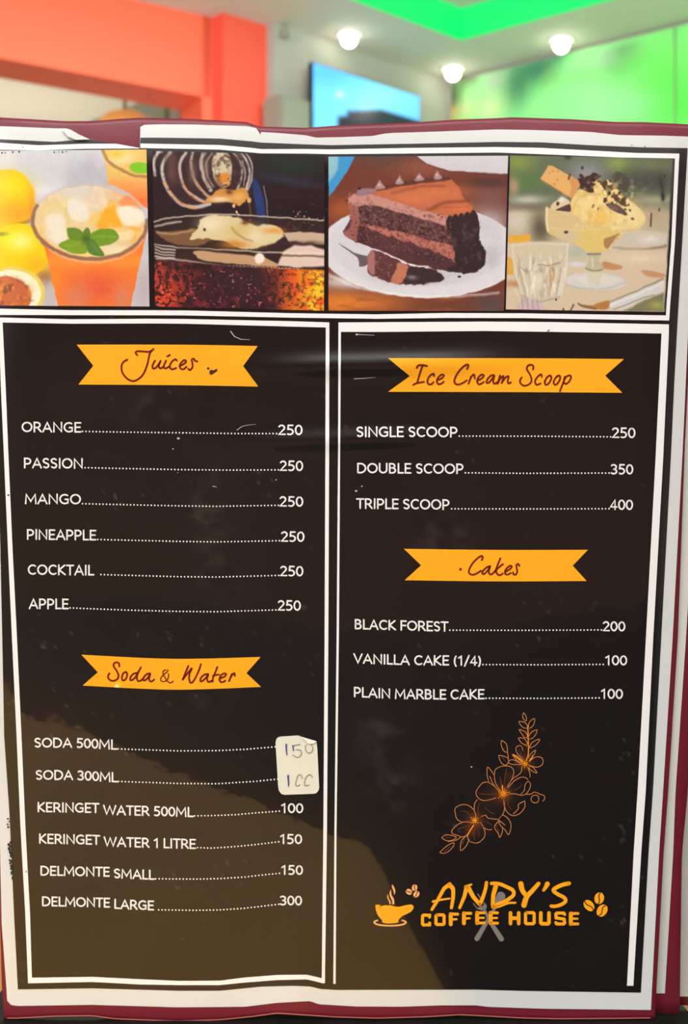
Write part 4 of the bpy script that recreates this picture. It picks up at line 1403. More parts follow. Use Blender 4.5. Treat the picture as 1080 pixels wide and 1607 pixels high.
def cola(p):
    X, Y = p.X, p.Y
    p.mix((40, 27, 31), np.ones(len(X)))
    p.blob(850, 150, 260, 80, (34, 48, 42), .9)
    p.blob(850, 240, 200, 26, (48, 50, 66), .8, 10)
    p.blob(900, 420, 200, 100, (34, 22, 26), .8)
    p.poly([(618, 230), (655, 250), (690, 360), (695, 500), (655, 500), (630, 350)], (38, 58, 112), 14)
    p.line([(685, 265), (705, 380), (712, 500)], (205, 200, 190), 5, 5, .8)
    # specks of foam mist on the right
    mk = np.exp(-(((X - 930) / 130) ** 2 + ((Y - 470) / 70) ** 2))
    p.mix((190, 160, 140), mk * np.clip((fbm(X, Y, 13, 44, 1) - .74) * 9, 0, 1))
    # bottle
    p.poly([(40, 60), (590, 60), (622, 150), (612, 250), (590, 330), (480, 360), (380, 372), (280, 400), (190, 350), (110, 250), (60, 140)], (52, 38, 40), 8, 1)
    p.blob(150, 190, 30, 60, (120, 84, 70), .7)
    p.line([(70, 70), (45, 120), (50, 205)], (216, 204, 192), 20, 6)
    p.line([(60, 72), (90, 70)], (216, 204, 192), 14, 6)
    p.line([(140, 70), (98, 130), (95, 210), (130, 300), (200, 370), (280, 392), (370, 374)], (222, 210, 200), 24, 7)
    p.line([(100, 240), (140, 310), (210, 375), (290, 398)], (226, 140, 60), 11, 6, .9)
    p.line([(118, 70), (104, 150), (120, 250), (180, 320)], (66, 46, 46), 7, 6, .8)
    p.line([(230, 70), (198, 130), (200, 220), (250, 310), (340, 362)], (214, 198, 184), 20, 6)
    p.line([(215, 250), (260, 330), (340, 368)], (206, 120, 50), 10, 6, .9)
    p.line([(270, 70), (262, 150), (280, 230), (340, 310), (390, 340)], (188, 168, 152), 22, 6)
    p.line([(300, 250), (340, 310), (380, 335)], (214, 130, 56), 10, 6, .8)
    p.line([(235, 130), (245, 190), (255, 220)], (60, 44, 44), 12, 6, .9)
    p.line([(340, 66), (318, 120), (330, 200), (375, 290)], (206, 192, 178), 26, 6)
    p.line([(385, 68), (350, 130), (358, 200), (390, 270)], (160, 140, 124), 14, 6)
    p.poly([(390, 90), (430, 66), (480, 80), (500, 150), (490, 230), (460, 280), (410, 250), (385, 180)], (206, 192, 160), 10)
    p.poly([(410, 205), (480, 195), (490, 260), (440, 270), (412, 240)], (214, 140, 60), 12)
    p.line([(460, 85), (500, 120), (520, 200), (500, 280)], (66, 40, 36), 16, 8)
    p.line([(500, 66), (550, 130), (556, 210), (530, 290)], (206, 196, 184), 12, 6)
    p.line([(545, 66), (592, 130), (600, 210), (580, 290)], (218, 206, 196), 14, 6)
    p.line([(575, 66), (618, 140), (610, 240), (590, 290)], (226, 216, 206), 9, 6)
    p.line([(525, 66), (572, 140), (575, 230)], (120, 104, 98), 8, 6)
    mb_ = np.exp(-(((X - 330) / 290) ** 6 + ((Y - 200) / 165) ** 6))
    p.mix((92, 66, 58), mb_ * np.clip((fbm(X, Y, 60, 81, 3) - .5) * 4, 0, 1) * .5)
    p.mix((60, 40, 40), mb_ * np.clip((fbm(X, Y, 26, 83, 2) - .58) * 6, 0, 1) * .6)
    p.blob(270, 190, 26, 60, (132, 104, 86), .7)
    p.blob(350, 160, 20, 50, (150, 126, 104), .7)
    p.blob(150, 120, 20, 50, (96, 66, 58), .8)
    p.line([(440, 262), (480, 240), (500, 180)], (236, 220, 200), 6, 6, .8)
    p.line([(420, 100), (404, 150), (412, 200)], (236, 226, 206), 7, 7, .8)
    p.line([(560, 120), (575, 200), (566, 270)], (236, 226, 216), 6, 6, .8)
    p.line([(590, 250), (578, 290), (560, 300)], (236, 226, 216), 7, 6, .8)
    # pouring liquid
    p.poly([(430, 285), (520, 290), (570, 280), (600, 330), (560, 365), (540, 382), (480, 362), (380, 365), (340, 360), (380, 320)], (202, 140, 66), 8, 1, True, 8, 30)
    p.blob(430, 345, 60, 18, (240, 216, 180), .9)
    p.blob(540, 330, 40, 25, (236, 180, 100), .8)
    p.blob(485, 300, 20, 14, (90, 44, 30), .8)
    for x, y, r in ((510, 382, 9), (528, 420, 7), (540, 440, 8), (600, 350, 12), (552, 460, 6), (605, 470, 6)):
        p.ell(x, y, r, r * 1.3, (226, 180, 120), 0, .4)
    p.line([(600, 340), (606, 420), (610, 500)], (176, 130, 90), 6, 6, .7)
    # glass rim and foam
    p.poly([(40, 470), (180, 445), (420, 432), (700, 445), (1040, 465), (1040, 700), (40, 690)], (54, 36, 32), 6, .7, False)
    p.line([(42, 478), (150, 452), (420, 434), (700, 448), (1040, 468)], (222, 210, 190), 9, 5)
    p.line([(50, 505), (120, 485), (200, 475)], (230, 216, 200), 10, 7)
    p.poly([(60, 540), (200, 530), (300, 510), (380, 580), (280, 620), (150, 600)], (130, 92, 60), 12, .9, True, 10)
    p.line([(60, 535), (160, 548), (270, 525)], (200, 168, 130), 12, 8, .8)
    p.poly([(255, 580), (290, 520), (330, 450), (420, 438), (520, 450), (590, 480), (640, 500), (700, 490), (780, 510), (800, 560), (740, 600), (640, 630), (560, 640), (440, 590), (340, 575)], (216, 200, 152), 9, 1, True, 8)
    p.blob(380, 490, 70, 40, (232, 222, 190), .9)
    p.blob(560, 530, 90, 40, (206, 182, 100), .8)
    p.blob(520, 610, 90, 26, (206, 130, 50), .9)
    p.blob(640, 560, 60, 50, (228, 214, 180), .8)
    p.blob(745, 530, 60, 18, (226, 150, 70), .9)
    p.ell(340, 522, 9, 11, (80, 70, 50), 0, .5)
    p.blob(575, 485, 22, 14, (110, 50, 30), .9)
    p.line([(500, 510), (540, 560), (620, 590)], (150, 110, 50), 10, 10, .7)
    p.poly([(800, 540), (900, 535), (1045, 545), (1045, 610), (940, 600), (830, 590)], (196, 172, 146), 10, 1, False)
    p.blob(930, 600, 110, 12, (90, 66, 54), .8)
    p.poly([(800, 650), (860, 615), (960, 615), (1045, 640), (1045, 740), (900, 745), (760, 730)], (220, 196, 180), 12, 1, False)
    p.line([(42, 608), (200, 628), (420, 640), (700, 655), (1040, 660)], (228, 214, 196), 9, 5)
    p.line([(180, 632), (430, 648), (700, 668), (1040, 680)], (60, 38, 30), 10, 7, .9)
    p.poly([(45, 610), (160, 635), (165, 700), (45, 690)], (60, 44, 40), 8, 1, False)
    for k in range(4):
        p.line([(48, 622 + k * 18), (110, 636 + k * 17), (165, 640 + k * 17)], (230, 220, 210), 8, 5)
    p.poly([(280, 650), (460, 660), (700, 690), (760, 740), (500, 722), (320, 700)], (200, 160, 116), 10, .95)
    p.poly([(190, 660), (280, 665), (290, 700), (200, 690)], (60, 34, 30), 8)
    p.ell(660, 690, 28, 32, (240, 226, 214), 0, .4)
    p.line([(60, 690), (200, 700), (400, 730), (560, 742), (880, 755)], (222, 200, 180), 13, 8, .9)
    for x in range(485, 890, 22):
        p.ell(x, 738 + (x - 485) * .045, 9, 9, (240, 226, 206), 0, .5)
    # fizzing cola body
    b = np.clip((Y - (700 + (X - 50) * .055)) / 16, 0, 1)
    n1_, n2_ = fbm(X, Y, 70, 61, 5), fbm(X, Y, 44, 62, 4)
    base = np.clip((X - 620) / 420, 0, 1)
    col = np.stack([np.full(len(X), 58.) + 20 * base, 26 + 10 * base, 32 - 10 * base], 1)
    p.c = p.c * (1 - b[:, None]) + col * b[:, None]
    lw = np.clip(1.35 - X / 260, 0, 1)
    rw = np.clip((X - 640 - (Y - 760) * .3) / 200, 0, 1)
    f1, f2, f3 = fbm(X * 1.5, Y, 30, 64, 3), fbm(X, Y * 1.3, 17, 65, 2), fbm(X, Y, 90, 66, 2)
    p.mix((226, 72, 40), b * lw * np.clip((f1 - .36) * 5, 0, 1))
    p.mix((226, 104, 40), b * lw * np.clip((f2 - .56) * 6, 0, 1) * np.clip(1.2 - (Y - 720) / 160, 0, 1))
    p.mix((160, 52, 68), b * np.clip((f1 - .52) * 7, 0, 1) * np.clip((f3 - .40) * 5, 0, 1) * (1 - rw) * .8)
    p.mix((226, 84, 34), b * rw * np.clip((f1 - .24) * 5, 0, 1))
    p.mix((240, 138, 30), b * np.clip((X - 760) / 160, 0, 1) * np.clip((f3 - .34) * 5, 0, 1) * .9)
    p.mix((255, 196, 40), b * np.clip((X - 880 + (Y - 800) * .2) / 120, 0, 1) * np.clip((n2_ - .34) * 5, 0, 1))
    p.mix((36, 20, 26), b * np.clip((f2 - .58) * 9, 0, 1) * (1 - .45 * rw) * .85)
    p.mix((52, 34, 40), b * np.exp(-(((X - 560) / 190) ** 2 + ((Y - 830) / 90) ** 2)) * .75)
    p.mix((214, 128, 120), b * np.clip((fbm(X, Y, 12, 63, 1) - .84) * 9, 0, 1) * .7)
    p.blob(250, 745, 200, 18, (40, 24, 26), .8)


def cake(p):
    X, Y = p.X, p.Y
    p.mix((112, 60, 46), np.ones(len(X)))
    p.blob(560, 150, 200, 60, (150, 86, 66), .8)
    p.blob(350, 100, 160, 60, (84, 70, 62), .7)
    p.blob(120, 390, 90, 60, (176, 92, 50), .8)
    p.blob(950, 300, 120, 70, (120, 84, 76), .8)
    p.blob(940, 240, 120, 30, (70, 50, 48), .8)
    p.blob(200, 920, 300, 60, (206, 118, 52), .95)
    p.blob(80, 920, 150, 60, (222, 128, 44), .8)
    p.blob(700, 930, 200, 50, (110, 62, 46), .9)
    p.blob(960, 930, 100, 60, (84, 72, 72), .9)
    p.mix((150, 84, 50), np.clip((fbm(X * .25, Y, 30, 71, 3) - .55) * 4, 0, 1) * np.clip((Y - 850) / 40, 0, 1) * .6)
    p.poly([(30, 80), (190, 85), (150, 170), (90, 250), (40, 320)], (62, 150, 205), 6, 1, False)
    p.poly([(30, 80), (95, 90), (90, 170), (40, 240)], (150, 195, 205), 16, .9, False)
    p.poly([(525, 80), (1060, 80), (1060, 190), (900, 186), (720, 172), (600, 135)], (206, 204, 208), 6, 1, False)
    p.line([(530, 95), (620, 145), (740, 178), (1055, 192)], (90, 60, 56), 8, 8, .5)
    # plate
    p.ell(560, 622, 570, 268, (216, 214, 218), 2, .02)
    p.ell(540, 600, 500, 225, (206, 204, 210), 2, .06, .8)
    p.blob(940, 470, 120, 90, (200, 198, 204), .8)
    p.blob(130, 800, 150, 40, (232, 228, 228), .8)
    p.blob(500, 770, 240, 45, (184, 176, 180), .8)
    p.blob(960, 660, 50, 70, (176, 170, 176), .6)
    p.line([(40, 760), (200, 830), (420, 872), (700, 884), (1000, 862)], (240, 240, 242), 14, 10, .7)
    # fork
    p.poly([(95, 582), (180, 632), (262, 660), (262, 700), (215, 715), (205, 665), (150, 625)], (104, 88, 92), 5)
    # cake sides
    p.poly([(120, 515), (150, 470), (180, 380), (170, 340), (700, 440), (760, 690), (720, 740), (600, 715), (480, 690), (300, 612), (180, 570), (150, 540)], (84, 50, 52), 6, 1, True, 7, 22)
    m = p.poly([(190, 350), (230, 370), (720, 480), (735, 580), (560, 545), (400, 505), (250, 480), (200, 470)], (92, 58, 56), 8, 1, False, 6, 20)
    p.mix((130, 96, 92), m * np.clip((fbm(X, Y, 15, 72, 2) - .58) * 7, 0, 1) * .7)
    p.mix((56, 30, 32), m * np.clip((.44 - fbm(X, Y, 14, 73, 2)) * 8, 0, 1) * .8)
    p.poly([(220, 480), (300, 482), (450, 520), (600, 560), (740, 600), (762, 692), (690, 650), (560, 600), (420, 555), (280, 505)], (186, 112, 96), 8, 1, False, 9, 20)
    p.mix((120, 66, 60), np.clip((fbm(X, Y, 16, 74, 2) - .56) * 6, 0, 1) * np.exp(-((Y - 480 - (X - 220) * .26) / 50) ** 2) * (X < 760) * (X > 220) * .6)
    p.blob(420, 600, 120, 30, (96, 56, 60), .6, 18)
    p.blob(600, 660, 120, 30, (60, 40, 46), .7, 18)
    p.poly([(155, 350), (205, 340), (215, 480), (210, 570), (150, 550), (122, 515), (165, 480)], (160, 98, 88), 8, .9, True, 12, 24)
    p.poly([(205, 480), (250, 485), (260, 590), (205, 575)], (70, 40, 44), 8, .9, False, 8)
    # dark frosted back of the wedge
    m = p.poly([(705, 430), (780, 440), (860, 400), (888, 470), (892, 560), (925, 620), (925, 690), (880, 740), (780, 752), (700, 735), (755, 690), (745, 590), (720, 500)], (48, 36, 40), 6, 1, True, 10, 26)
    p.mix((86, 66, 70), m * np.clip((fbm(X, Y, 28, 75, 3) - .56) * 6, 0, 1) * .7)
    p.ell(775, 768, 11, 7, (50, 36, 36))
    # glazed top
    p.poly([(205, 330), (300, 290), (440, 262), (600, 240), (735, 222), (770, 260), (800, 320), (850, 380), (855, 420), (720, 440), (560, 395), (380, 345)], (188, 104, 70), 7, 1, False)
    p.blob(640, 300, 180, 36, (206, 116, 72), .9, -4)
    p.blob(500, 330, 120, 30, (212, 124, 84), .7, 10)
    p.blob(780, 380, 60, 36, (216, 120, 74), .9)
    p.line([(600, 395), (700, 352), (830, 345)], (116, 58, 40), 16, 12, .9)
    p.line([(400, 300), (560, 262), (690, 258)], (134, 70, 48), 10, 12, .8)
    p.line([(360, 262), (480, 240), (620, 222), (720, 214)], (84, 50, 44), 20, 9)
    p.line([(610, 390), (690, 380), (840, 372)], (150, 76, 48), 8, 10, .6)
    p.poly([(150, 330), (180, 305), (260, 300), (380, 335), (560, 395), (715, 430), (730, 490), (600, 455), (440, 410), (300, 370), (200, 372), (152, 360)], (196, 140, 128), 8, 1, False, 5, 30)
    p.mix((160, 104, 96), np.clip((fbm(X, Y, 20, 76, 2) - .6) * 6, 0, 1) * np.exp(-((Y - 330 - (X - 180) * .2) / 40) ** 2) * (X < 720) * (X > 150) * .7)
    for k in range(5):
        p.ell(722 + k * 32, 460 - k * 8, 17, 34, (52, 36, 38), 12, .3)
    # piped peaks
    for x, y, r in ((330, 250, 30), (440, 224, 26), (552, 206, 28), (655, 196, 24)):
        p.poly([(x - r, y + 20), (x - r * .3, y - 8), (x, y - 26), (x + r * .4, y - 6), (x + r, y + 16), (x, y + 26)], (168, 132, 132), 7)
        p.blob(x - 4, y + 2, 10, 10, (206, 180, 184), .8)
    p.poly([(195, 310), (215, 275), (260, 270), (310, 275), (300, 292), (240, 312)], (150, 118, 124), 8)
    p.ell(216, 272, 8, 8, (40, 30, 60))
    ck = np.clip(1 - np.abs(X - 480) / 420, 0, 1) ** .3
    p.mix((58, 32, 36), np.clip((fbm(X, Y, 9, 171, 2) - .60) * 8, 0, 1) * .45 * (Y > 350 + (X - 180) * .14) * (Y < 560 + (X - 180) * .28) * (X > 160) * (X < 900))
    p.mix((160, 112, 104), np.clip((fbm(X, Y, 8, 172, 2) - .64) * 8, 0, 1) * .45 * (Y > 350 + (X - 180) * .14) * (Y < 560 + (X - 180) * .28) * (X > 160) * (X < 740))
    # fallen bite
    p.line([(300, 622), (400, 660), (500, 705), (600, 716)], (236, 222, 220), 12, 7)
    m = p.poly([(262, 655), (290, 620), (380, 655), (500, 712), (600, 725), (650, 735), (682, 795), (600, 800), (520, 812), (440, 812), (350, 790), (265, 755), (258, 700)], (92, 54, 54), 6, 1, True, 9, 22)
    p.mix((140, 88, 86), m * np.clip((fbm(X, Y, 15, 78, 2) - .6) * 7, 0, 1) * .8)
    p.poly([(262, 655), (292, 625), (300, 700), (290, 760), (262, 740)], (172, 116, 108), 8, .9, True, 6)
    p.poly([(430, 695), (495, 715), (470, 780), (430, 812), (390, 790), (415, 740)], (190, 116, 92), 8, 1, True, 8)
    p.poly([(500, 715), (640, 735), (682, 790), (560, 812), (470, 808), (480, 760)], (56, 40, 44), 8, .95, True, 10, 24)
    p.blob(510, 775, 26, 12, (150, 140, 146), .8)
    p.grain(16, 5)


def sundae(p):
    X, Y = p.X, p.Y
    p.mix((96, 108, 84), np.ones(len(X)))
    p.blob(90, 130, 100, 60, (132, 150, 72), .9)
    p.blob(130, 240, 120, 60, (90, 124, 74), .8)
    p.blob(490, 200, 120, 80, (142, 142, 146), 1)
    p.blob(670, 140, 70, 50, (140, 160, 84), .9)
    p.blob(860, 150, 120, 30, (118, 128, 84), .9)
    p.blob(830, 240, 190, 70, (74, 78, 70), 1)
    p.blob(60, 270, 30, 50, (196, 150, 124), .8)
    p.blob(900, 350, 160, 30, (166, 166, 138), .9)
    p.mix((186, 172, 144), np.clip((Y - 370) / 60, 0, 1))
    p.blob(150, 350, 120, 30, (196, 194, 176), .9)
    p.blob(110, 392, 110, 20, (122, 100, 78), .9)
    p.blob(90, 470, 90, 60, (206, 198, 186), .9)
    p.blob(220, 510, 60, 110, (88, 86, 68), 1)
    p.blob(860, 430, 120, 50, (178, 158, 130), .9)
    p.poly([(30, 560), (160, 550), (160, 605), (30, 610)], (222, 166, 56), 10, 1, False)
    p.poly([(620, 540), (760, 520), (960, 540), (950, 610), (820, 635), (640, 625)], (198, 188, 172), 16, 1, False)
    p.blob(860, 580, 60, 26, (222, 216, 206), .9)
    p.line([(640, 628), (800, 640), (950, 618)], (116, 94, 74), 12, 9, .9)
    p.poly([(15, 600), (400, 590), (700, 640), (960, 640), (960, 1010), (15, 1010)], (208, 190, 162), 20, .95, False)
    p.blob(560, 620, 200, 40, (200, 190, 170), .6)
    p.blob(800, 690, 160, 30, (220, 204, 178), .8)
    p.poly([(590, 710), (690, 735), (680, 755), (590, 752)], (186, 134, 88), 10, .9)
    p.poly([(810, 760), (940, 780), (930, 802), (840, 795)], (190, 140, 100), 10, .9)
    p.poly([(20, 680), (60, 690), (60, 780), (20, 790)], (214, 160, 60), 9, .9, False)
    p.blob(60, 840, 60, 20, (172, 110, 70), .7)
    p.blob(420, 650, 90, 50, (172, 176, 162), .9)
    p.blob(430, 725, 70, 14, (210, 214, 226), .9)
    # white plate behind foot, napkin, cutlery
    p.ell(540, 825, 180, 50, (206, 204, 198), 3, .1)
    p.line([(370, 850), (500, 870), (620, 862), (715, 830)], (178, 178, 176), 10, 8, .9)
    p.ell(540, 815, 130, 30, (214, 208, 196), 3, .2)
    p.poly([(600, 960), (940, 820), (940, 880), (780, 950), (680, 995)], (206, 206, 200), 9, 1, False)
    p.line([(610, 950), (780, 880), (935, 808)], (112, 104, 92), 8, 6, .9)
    p.line([(620, 966), (800, 896), (938, 828)], (232, 232, 228), 8, 6, .9)
    p.line([(650, 985), (800, 930), (880, 905)], (116, 106, 92), 7, 6, .9)
    p.poly([(700, 1000), (800, 950), (940, 890), (940, 1005)], (112, 116, 88), 14, .95, False)
    p.blob(900, 965, 50, 26, (164, 164, 84), .9)
    p.poly([(440, 955), (520, 965), (615, 935), (610, 985), (520, 985)], (176, 120, 66), 8, 1)
    p.line([(440, 955), (480, 975), (540, 985)], (86, 72, 60), 10, 7)
    # water glass
    p.poly([(40, 610), (380, 605), (368, 760), (330, 935), (210, 950), (110, 915), (65, 760)], (204, 192, 170), 8, .9, False)
    p.blob(210, 650, 150, 40, (206, 192, 160), .8)
    p.line([(45, 615), (200, 600), (378, 610)], (222, 214, 196), 9, 7, .9)
    p.line([(378, 612), (366, 740), (335, 920)], (226, 222, 212), 9, 7, .9)
    p.line([(50, 620), (70, 760), (115, 910)], (222, 216, 204), 9, 7, .9)
    p.line([(100, 745), (150, 770), (200, 730), (260, 735), (330, 715)], (120, 110, 92), 8, 6, .8)
    for x0_, x1_ in ((90, 130), (140, 170), (240, 225), (295, 270), (335, 310)):
        p.line([(x0_, 750), ((x0_ + x1_) / 2, 820), (x1_, 905)], (166, 154, 132), 8, 7, .8)
        p.line([(x0_ + 16, 750), ((x0_ + x1_) / 2 + 16, 820), (x1_ + 14, 905)], (232, 226, 214), 9, 7, .8)
    p.blob(200, 820, 46, 60, (224, 212, 190), .8)
    p.blob(283, 790, 14, 60, (186, 140, 84), .8)
    p.line([(110, 905), (210, 945), (330, 915)], (150, 132, 116), 8, 7, .8)
    p.poly([(85, 990), (110, 935), (160, 920), (215, 950), (235, 995)], (196, 176, 178), 7, .9)
    for x in (110, 140, 170, 200):
        p.line([(x, 930), (x + 6, 990)], (136, 108, 120), 5, 4, .7)
    # dessert glass: bowl, stem
    p.poly([(250, 395), (280, 400), (420, 420), (600, 420), (820, 430), (800, 520), (690, 545), (620, 635), (560, 662), (500, 660), (420, 610), (300, 560), (252, 520)], (214, 190, 132), 7, .92)
    p.poly([(395, 535), (690, 530), (610, 640), (500, 650), (430, 600)], (216, 192, 110), 8, .9)
    p.blob(350, 460, 90, 40, (210, 186, 140), .8)
    p.blob(390, 560, 50, 26, (196, 188, 170), .8)
    p.ell(370, 536, 14, 10, (90, 70, 60))
    p.poly([(590, 580), (640, 560), (685, 545), (650, 600), (600, 635)], (160, 116, 76), 9, .9)
    p.line([(255, 400), (255, 460), (262, 525)], (232, 226, 206), 11, 7, .9)
    p.line([(690, 540), (660, 580), (620, 632)], (222, 208, 170), 8, 6)
    p.line([(270, 510), (400, 525), (600, 520), (800, 512)], (224, 206, 160), 8, 7, .7)
    p.poly([(490, 662), (570, 662), (560, 700), (582, 750), (480, 750), (500, 700)], (184, 180, 148), 7, .95)
    p.line([(492, 665), (570, 666)], (96, 92, 70), 8, 6)
    p.line([(484, 750), (530, 765), (580, 755)], (100, 98, 80), 8, 6)
    p.line([(520, 690), (522, 740)], (222, 216, 190), 10, 7)
    p.poly([(482, 768), (580, 768), (560, 850), (500, 850)], (206, 198, 172), 10, .7, False)
    # cream swirls
    p.poly([(275, 400), (290, 370), (340, 335), (390, 360), (400, 415), (300, 412)], (214, 196, 160), 8, 1, True, 6)
    p.poly([(395, 420), (400, 350), (440, 290), (510, 290), (520, 235), (560, 240), (600, 300), (600, 420), (560, 480), (420, 440)], (228, 202, 132), 8)
    p.poly([(520, 420), (580, 380), (620, 290), (600, 230), (650, 260), (700, 320), (780, 380), (825, 440), (800, 500), (700, 520), (560, 500)], (226, 204, 138), 8)
    p.blob(560, 450, 70, 50, (234, 186, 92), .9)
    p.blob(590, 340, 40, 50, (236, 206, 120), .9)
    p.blob(480, 350, 50, 40, (238, 214, 150), .8)
    p.blob(760, 430, 40, 50, (230, 214, 160), .9)
    p.line([(400, 420), (440, 340), (500, 310)], (200, 164, 90), 9, 9, .6)
    p.line([(560, 250), (590, 300), (600, 370)], (250, 234, 190), 9, 9, .7)
    p.blob(345, 345, 18, 16, (226, 224, 222), .9)
    # chocolate pieces
    p.poly([(435, 240), (500, 205), (545, 190), (560, 225), (525, 245), (530, 300), (480, 300), (445, 270)], (66, 46, 42), 6, 1, True, 8, 20)
    p.poly([(640, 200), (700, 190), (735, 230), (720, 300), (670, 270)], (74, 70, 58), 10, .8, True, 12, 24)
    p.poly([(600, 370), (650, 372), (700, 400), (728, 438), (690, 430), (630, 405)], (96, 76, 76), 6)
    p.poly([(308, 405), (370, 380), (392, 375), (390, 418), (330, 412)], (84, 62, 54), 6)
    for x, y, r in ((320, 372, 9), (590, 260, 14), (620, 310, 10), (700, 355, 14), (595, 350, 12), (525, 385, 8), (555, 400, 6), (545, 210, 12), (680, 310, 9), (655, 340, 8), (635, 270, 10), (405, 262, 5), (390, 285, 5), (415, 268, 4)):
        p.ell(x, y, r, r * 1.4, (76, 56, 44), 20, .4)
    m = np.exp(-(((X - 650) / 70) ** 2 + ((Y - 320) / 60) ** 2))
    p.mix((90, 72, 50), m * np.clip((fbm(X, Y, 20, 91, 2) - .58) * 8, 0, 1) * .9)
    cr = np.exp(-(((X - 600) / 230) ** 4 + ((Y - 380) / 150) ** 4))
    p.mix((196, 162, 96), cr * np.clip((fbm(X, Y, 44, 94, 3) - .56) * 5, 0, 1) * .45)
    p.mix((246, 230, 180), cr * np.clip((fbm(X, Y, 36, 95, 3) - .60) * 6, 0, 1) * .5)
    rs = np.random.RandomState(5)
    for k in range(46):
        u_ = rs.rand()
        x, y = 560 + 170 * u_ + rs.randn() * 16, 235 + 170 * u_ + rs.randn() * 26
        p.ell(x, y, 4 + 6 * rs.rand(), 4 + 8 * rs.rand(), (84, 64, 48), rs.rand() * 180, .5, .8)
    for k in range(16):
        p.ell(490 + rs.randn() * 26, 240 + rs.randn() * 26, 8, 11, (62, 44, 38), rs.rand() * 180, .4, .9)
    # facets of the water glass
    gm = np.exp(-(((X - 215) / 150) ** 6 + ((Y - 800) / 130) ** 6))
    p.mix((150, 140, 118), gm * np.clip((fbm(X, Y * .35, 22, 96, 2) - .58) * 6, 0, 1) * .5)
    p.mix((240, 234, 222), gm * np.clip((fbm(X, Y * .3, 20, 97, 2) - .62) * 7, 0, 1) * .6)
    # wafer
    p.poly([(215, 222), (262, 150), (290, 152), (380, 200), (440, 235), (450, 265), (405, 340), (360, 315)], (222, 172, 104), 6, 1, False)
    p.poly([(380, 205), (440, 235), (452, 262), (405, 345), (385, 330), (400, 280)], (206, 142, 86), 8, .8, False)
    p.line([(222, 232), (300, 280), (370, 325)], (190, 134, 72), 10, 8, .7)
    for x, y in ((290, 180), (318, 180), (318, 232), (300, 255), (270, 190)):
        p.ell(x, y, 5, 5, (180, 128, 70), 0, .8)
    # chipped ink marks
    for l in ([(345, 75), (380, 95), (402, 75)], [(385, 225), (390, 200)], [(930, 300), (935, 350)], [(915, 235), (935, 290)], [(865, 430), (863, 500)], [(945, 205), (945, 215)], [(395, 995), (412, 962)], [(350, 985), (352, 992)], [(912, 400), (912, 412)]):
        p.line(l, (36, 34, 32), 9, 6, 1, False)
    p.blob(375, 100, 20, 14, (60, 50, 40), .9)
    p.blob(935, 330, 14, 26, (40, 42, 34), .9)
    p.blob(925, 240, 22, 40, (56, 60, 52), .8)
    # dark margin at the right
    p.mix((62, 64, 62), np.clip((X - (988 - (Y - 90) * .055)) / 6, 0, 1))
    p.grain(16, 4)


photo((-8, 236.6), (229.9, 234.6), (234.7, 481), (-5, 479.5), (0, 220), 4.154, juice, 'printed photograph of iced orange juice with mint and lemons')
photo((239.2, 236.6), (509.5, 244.5), (508.6, 487.6), (243.4, 481), (230, 220), 3.724, cola, 'printed photograph of cola poured from a bottle into a glass', 10)
photo((515.6, 245.8), (797.6, 244.4), (791, 488.2), (515.7, 487.6), (505, 220), 3.6, cake, 'printed photograph of a chocolate layer cake slice on a plate', 9)
photo((800.7, 244), (1059, 248.5), (1044, 489.5), (794, 485.5), (790, 220), 3.724, sundae, 'printed photograph of an ice cream sundae beside a water glass', 8)

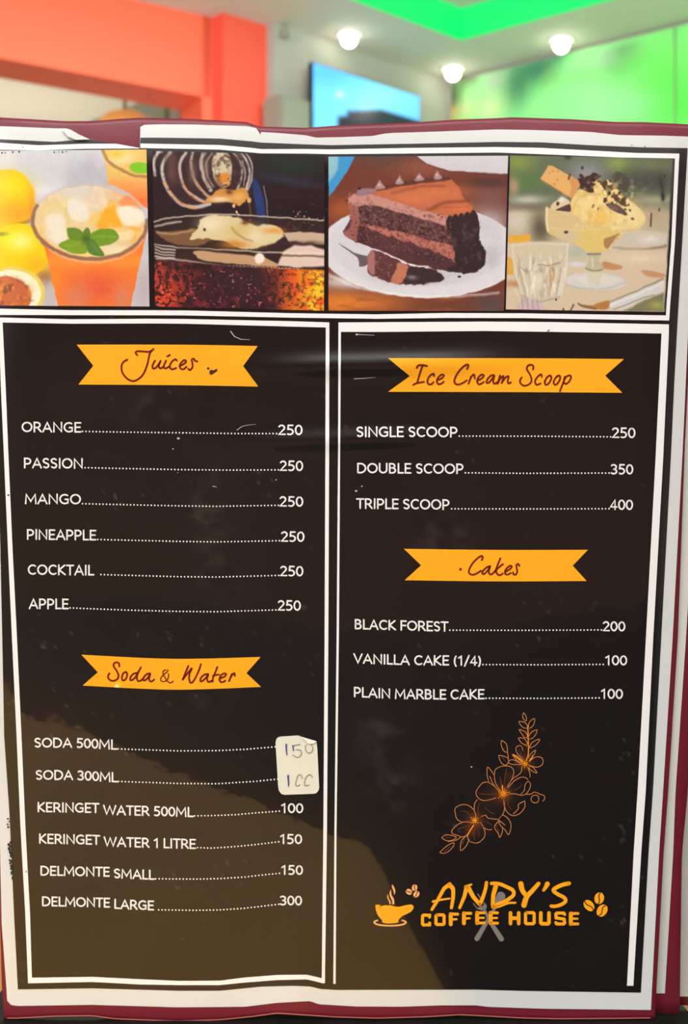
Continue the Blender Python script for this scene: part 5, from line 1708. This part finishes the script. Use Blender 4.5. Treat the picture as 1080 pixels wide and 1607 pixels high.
# worn specks, chips and scratches on the print
wk = Ink(Zink)
for x, y, r in ((280, 688, 2.3), (271.5, 704.5, 1.3), (559, 770.5, 2.0), (568, 763, 1.4), (740, 1203.5, 1.5), (279, 742, .8), (433.5, 752.8, 1.2), (560, 525, 2.0)):
    wk.disk(x, y, r, 7, r * .8)
wk.stroke([(561, 525), (588, 526)], 1.0, .5)
wk.stroke([(556, 594.5), (575, 593.5), (590, 592)], 1.2, .4)
wk.stroke([(362, 520), (368, 528), (378, 532.5), (392, 533)], 1.6, .5)
wk.stroke([(372, 675), (380, 669), (390, 667), (402, 666)], 1.1, .3)
wk.stroke([(334, 763), (340, 764)], 1.4, .6)
tag(wk.build('scuff_marks', mat('scuffed_laminate', (186, 182, 178), 0.5)), kind='stuff')
chip = Ink(Zink)
random.seed(3)
for y in list(range(1285, 1300, 4)) + list(range(1322, 1380, 3)):
    chip.disk(black_left(y) + random.uniform(-4, .5), y + random.uniform(-1, 1), random.uniform(1.0, 2.6), 7)
for x, y in ((8, 239.5), (20, 238.6), (30, 238.2), (36, 231), (85, 239), (92, 238.2), (98, 238.6), (104, 237.8), (3, 239.8), (13, 777), (41, 1368), (873, 470), (992, 179 + 49)):
    chip.disk(x, y, random.uniform(.8, 1.6), 6)
chip.stroke([(1012, 229), (1012.5, 233)], 1.4, .6)
chip.stroke([(860, 519.5), (863, 517)], 1.8, .6)
tag(chip.build('ink_chips', mat('exposed_dark_ink', (40, 42, 40), 0.6)), kind='stuff')

# ================================================================== TABLE AND THE SEATING BEHIND THE CAMERA
bot = P(540, 1600, 0, True)
ztab = bot[2] - 0.0012
tb = thing('dining_table', 'varnished brown wooden table top under the menu booklet', 'table', (0, 0.3, HF))


def rrect(x0, x1, y0, y1, r, n=6):
    pts = []
    for cx_, cy_, a0 in ((x1 - r, y1 - r, 0), (x0 + r, y1 - r, 90), (x0 + r, y0 + r, 180), (x1 - r, y0 + r, 270)):
        for k in range(n + 1):
            a = math.radians(a0 + 90 * k / n)
            pts.append((cx_ + r * math.cos(a), cy_ + r * math.sin(a)))
    return pts


MB().prism(rrect(-.5, .55, .15, .86, .03), ztab - .03, ztab).build('table_top', M['table'], tb)
MB().prism(rrect(-.42, .47, .19, .80, .02), ztab - .09, ztab - .03).build('apron', M['table'], tb)
for x in (-.40, .45):
    for y in (.22, .78):
        MB().lathe(x, y, [(.022, HF), (.03, ztab - .09)], 12).build('leg', M['table'], tb, True)

# added dark cloth: darkens the page's reflection and imitates shade under the booklet
mt = thing('added_dark_cloth', 'added black cloth that darkens the menu reflection and imitates shade beneath it', 'added cloth', (0.1, 0.25, ztab))
MB().prism(list(reversed([(-.34, .20), (-.15, .245), (-.07, .30), (-.02, .333), (.008, .345), (.026, .395), (.04, .4365), (-.126, .4365), (-.126, .49), (.118, .49), (.122, .44), (.36, .432), (.36, .151), (-.34, .151)])), ztab + 0.0001, ztab + 0.0010).build('added_cloth_body', M['added_cloth'], mt)
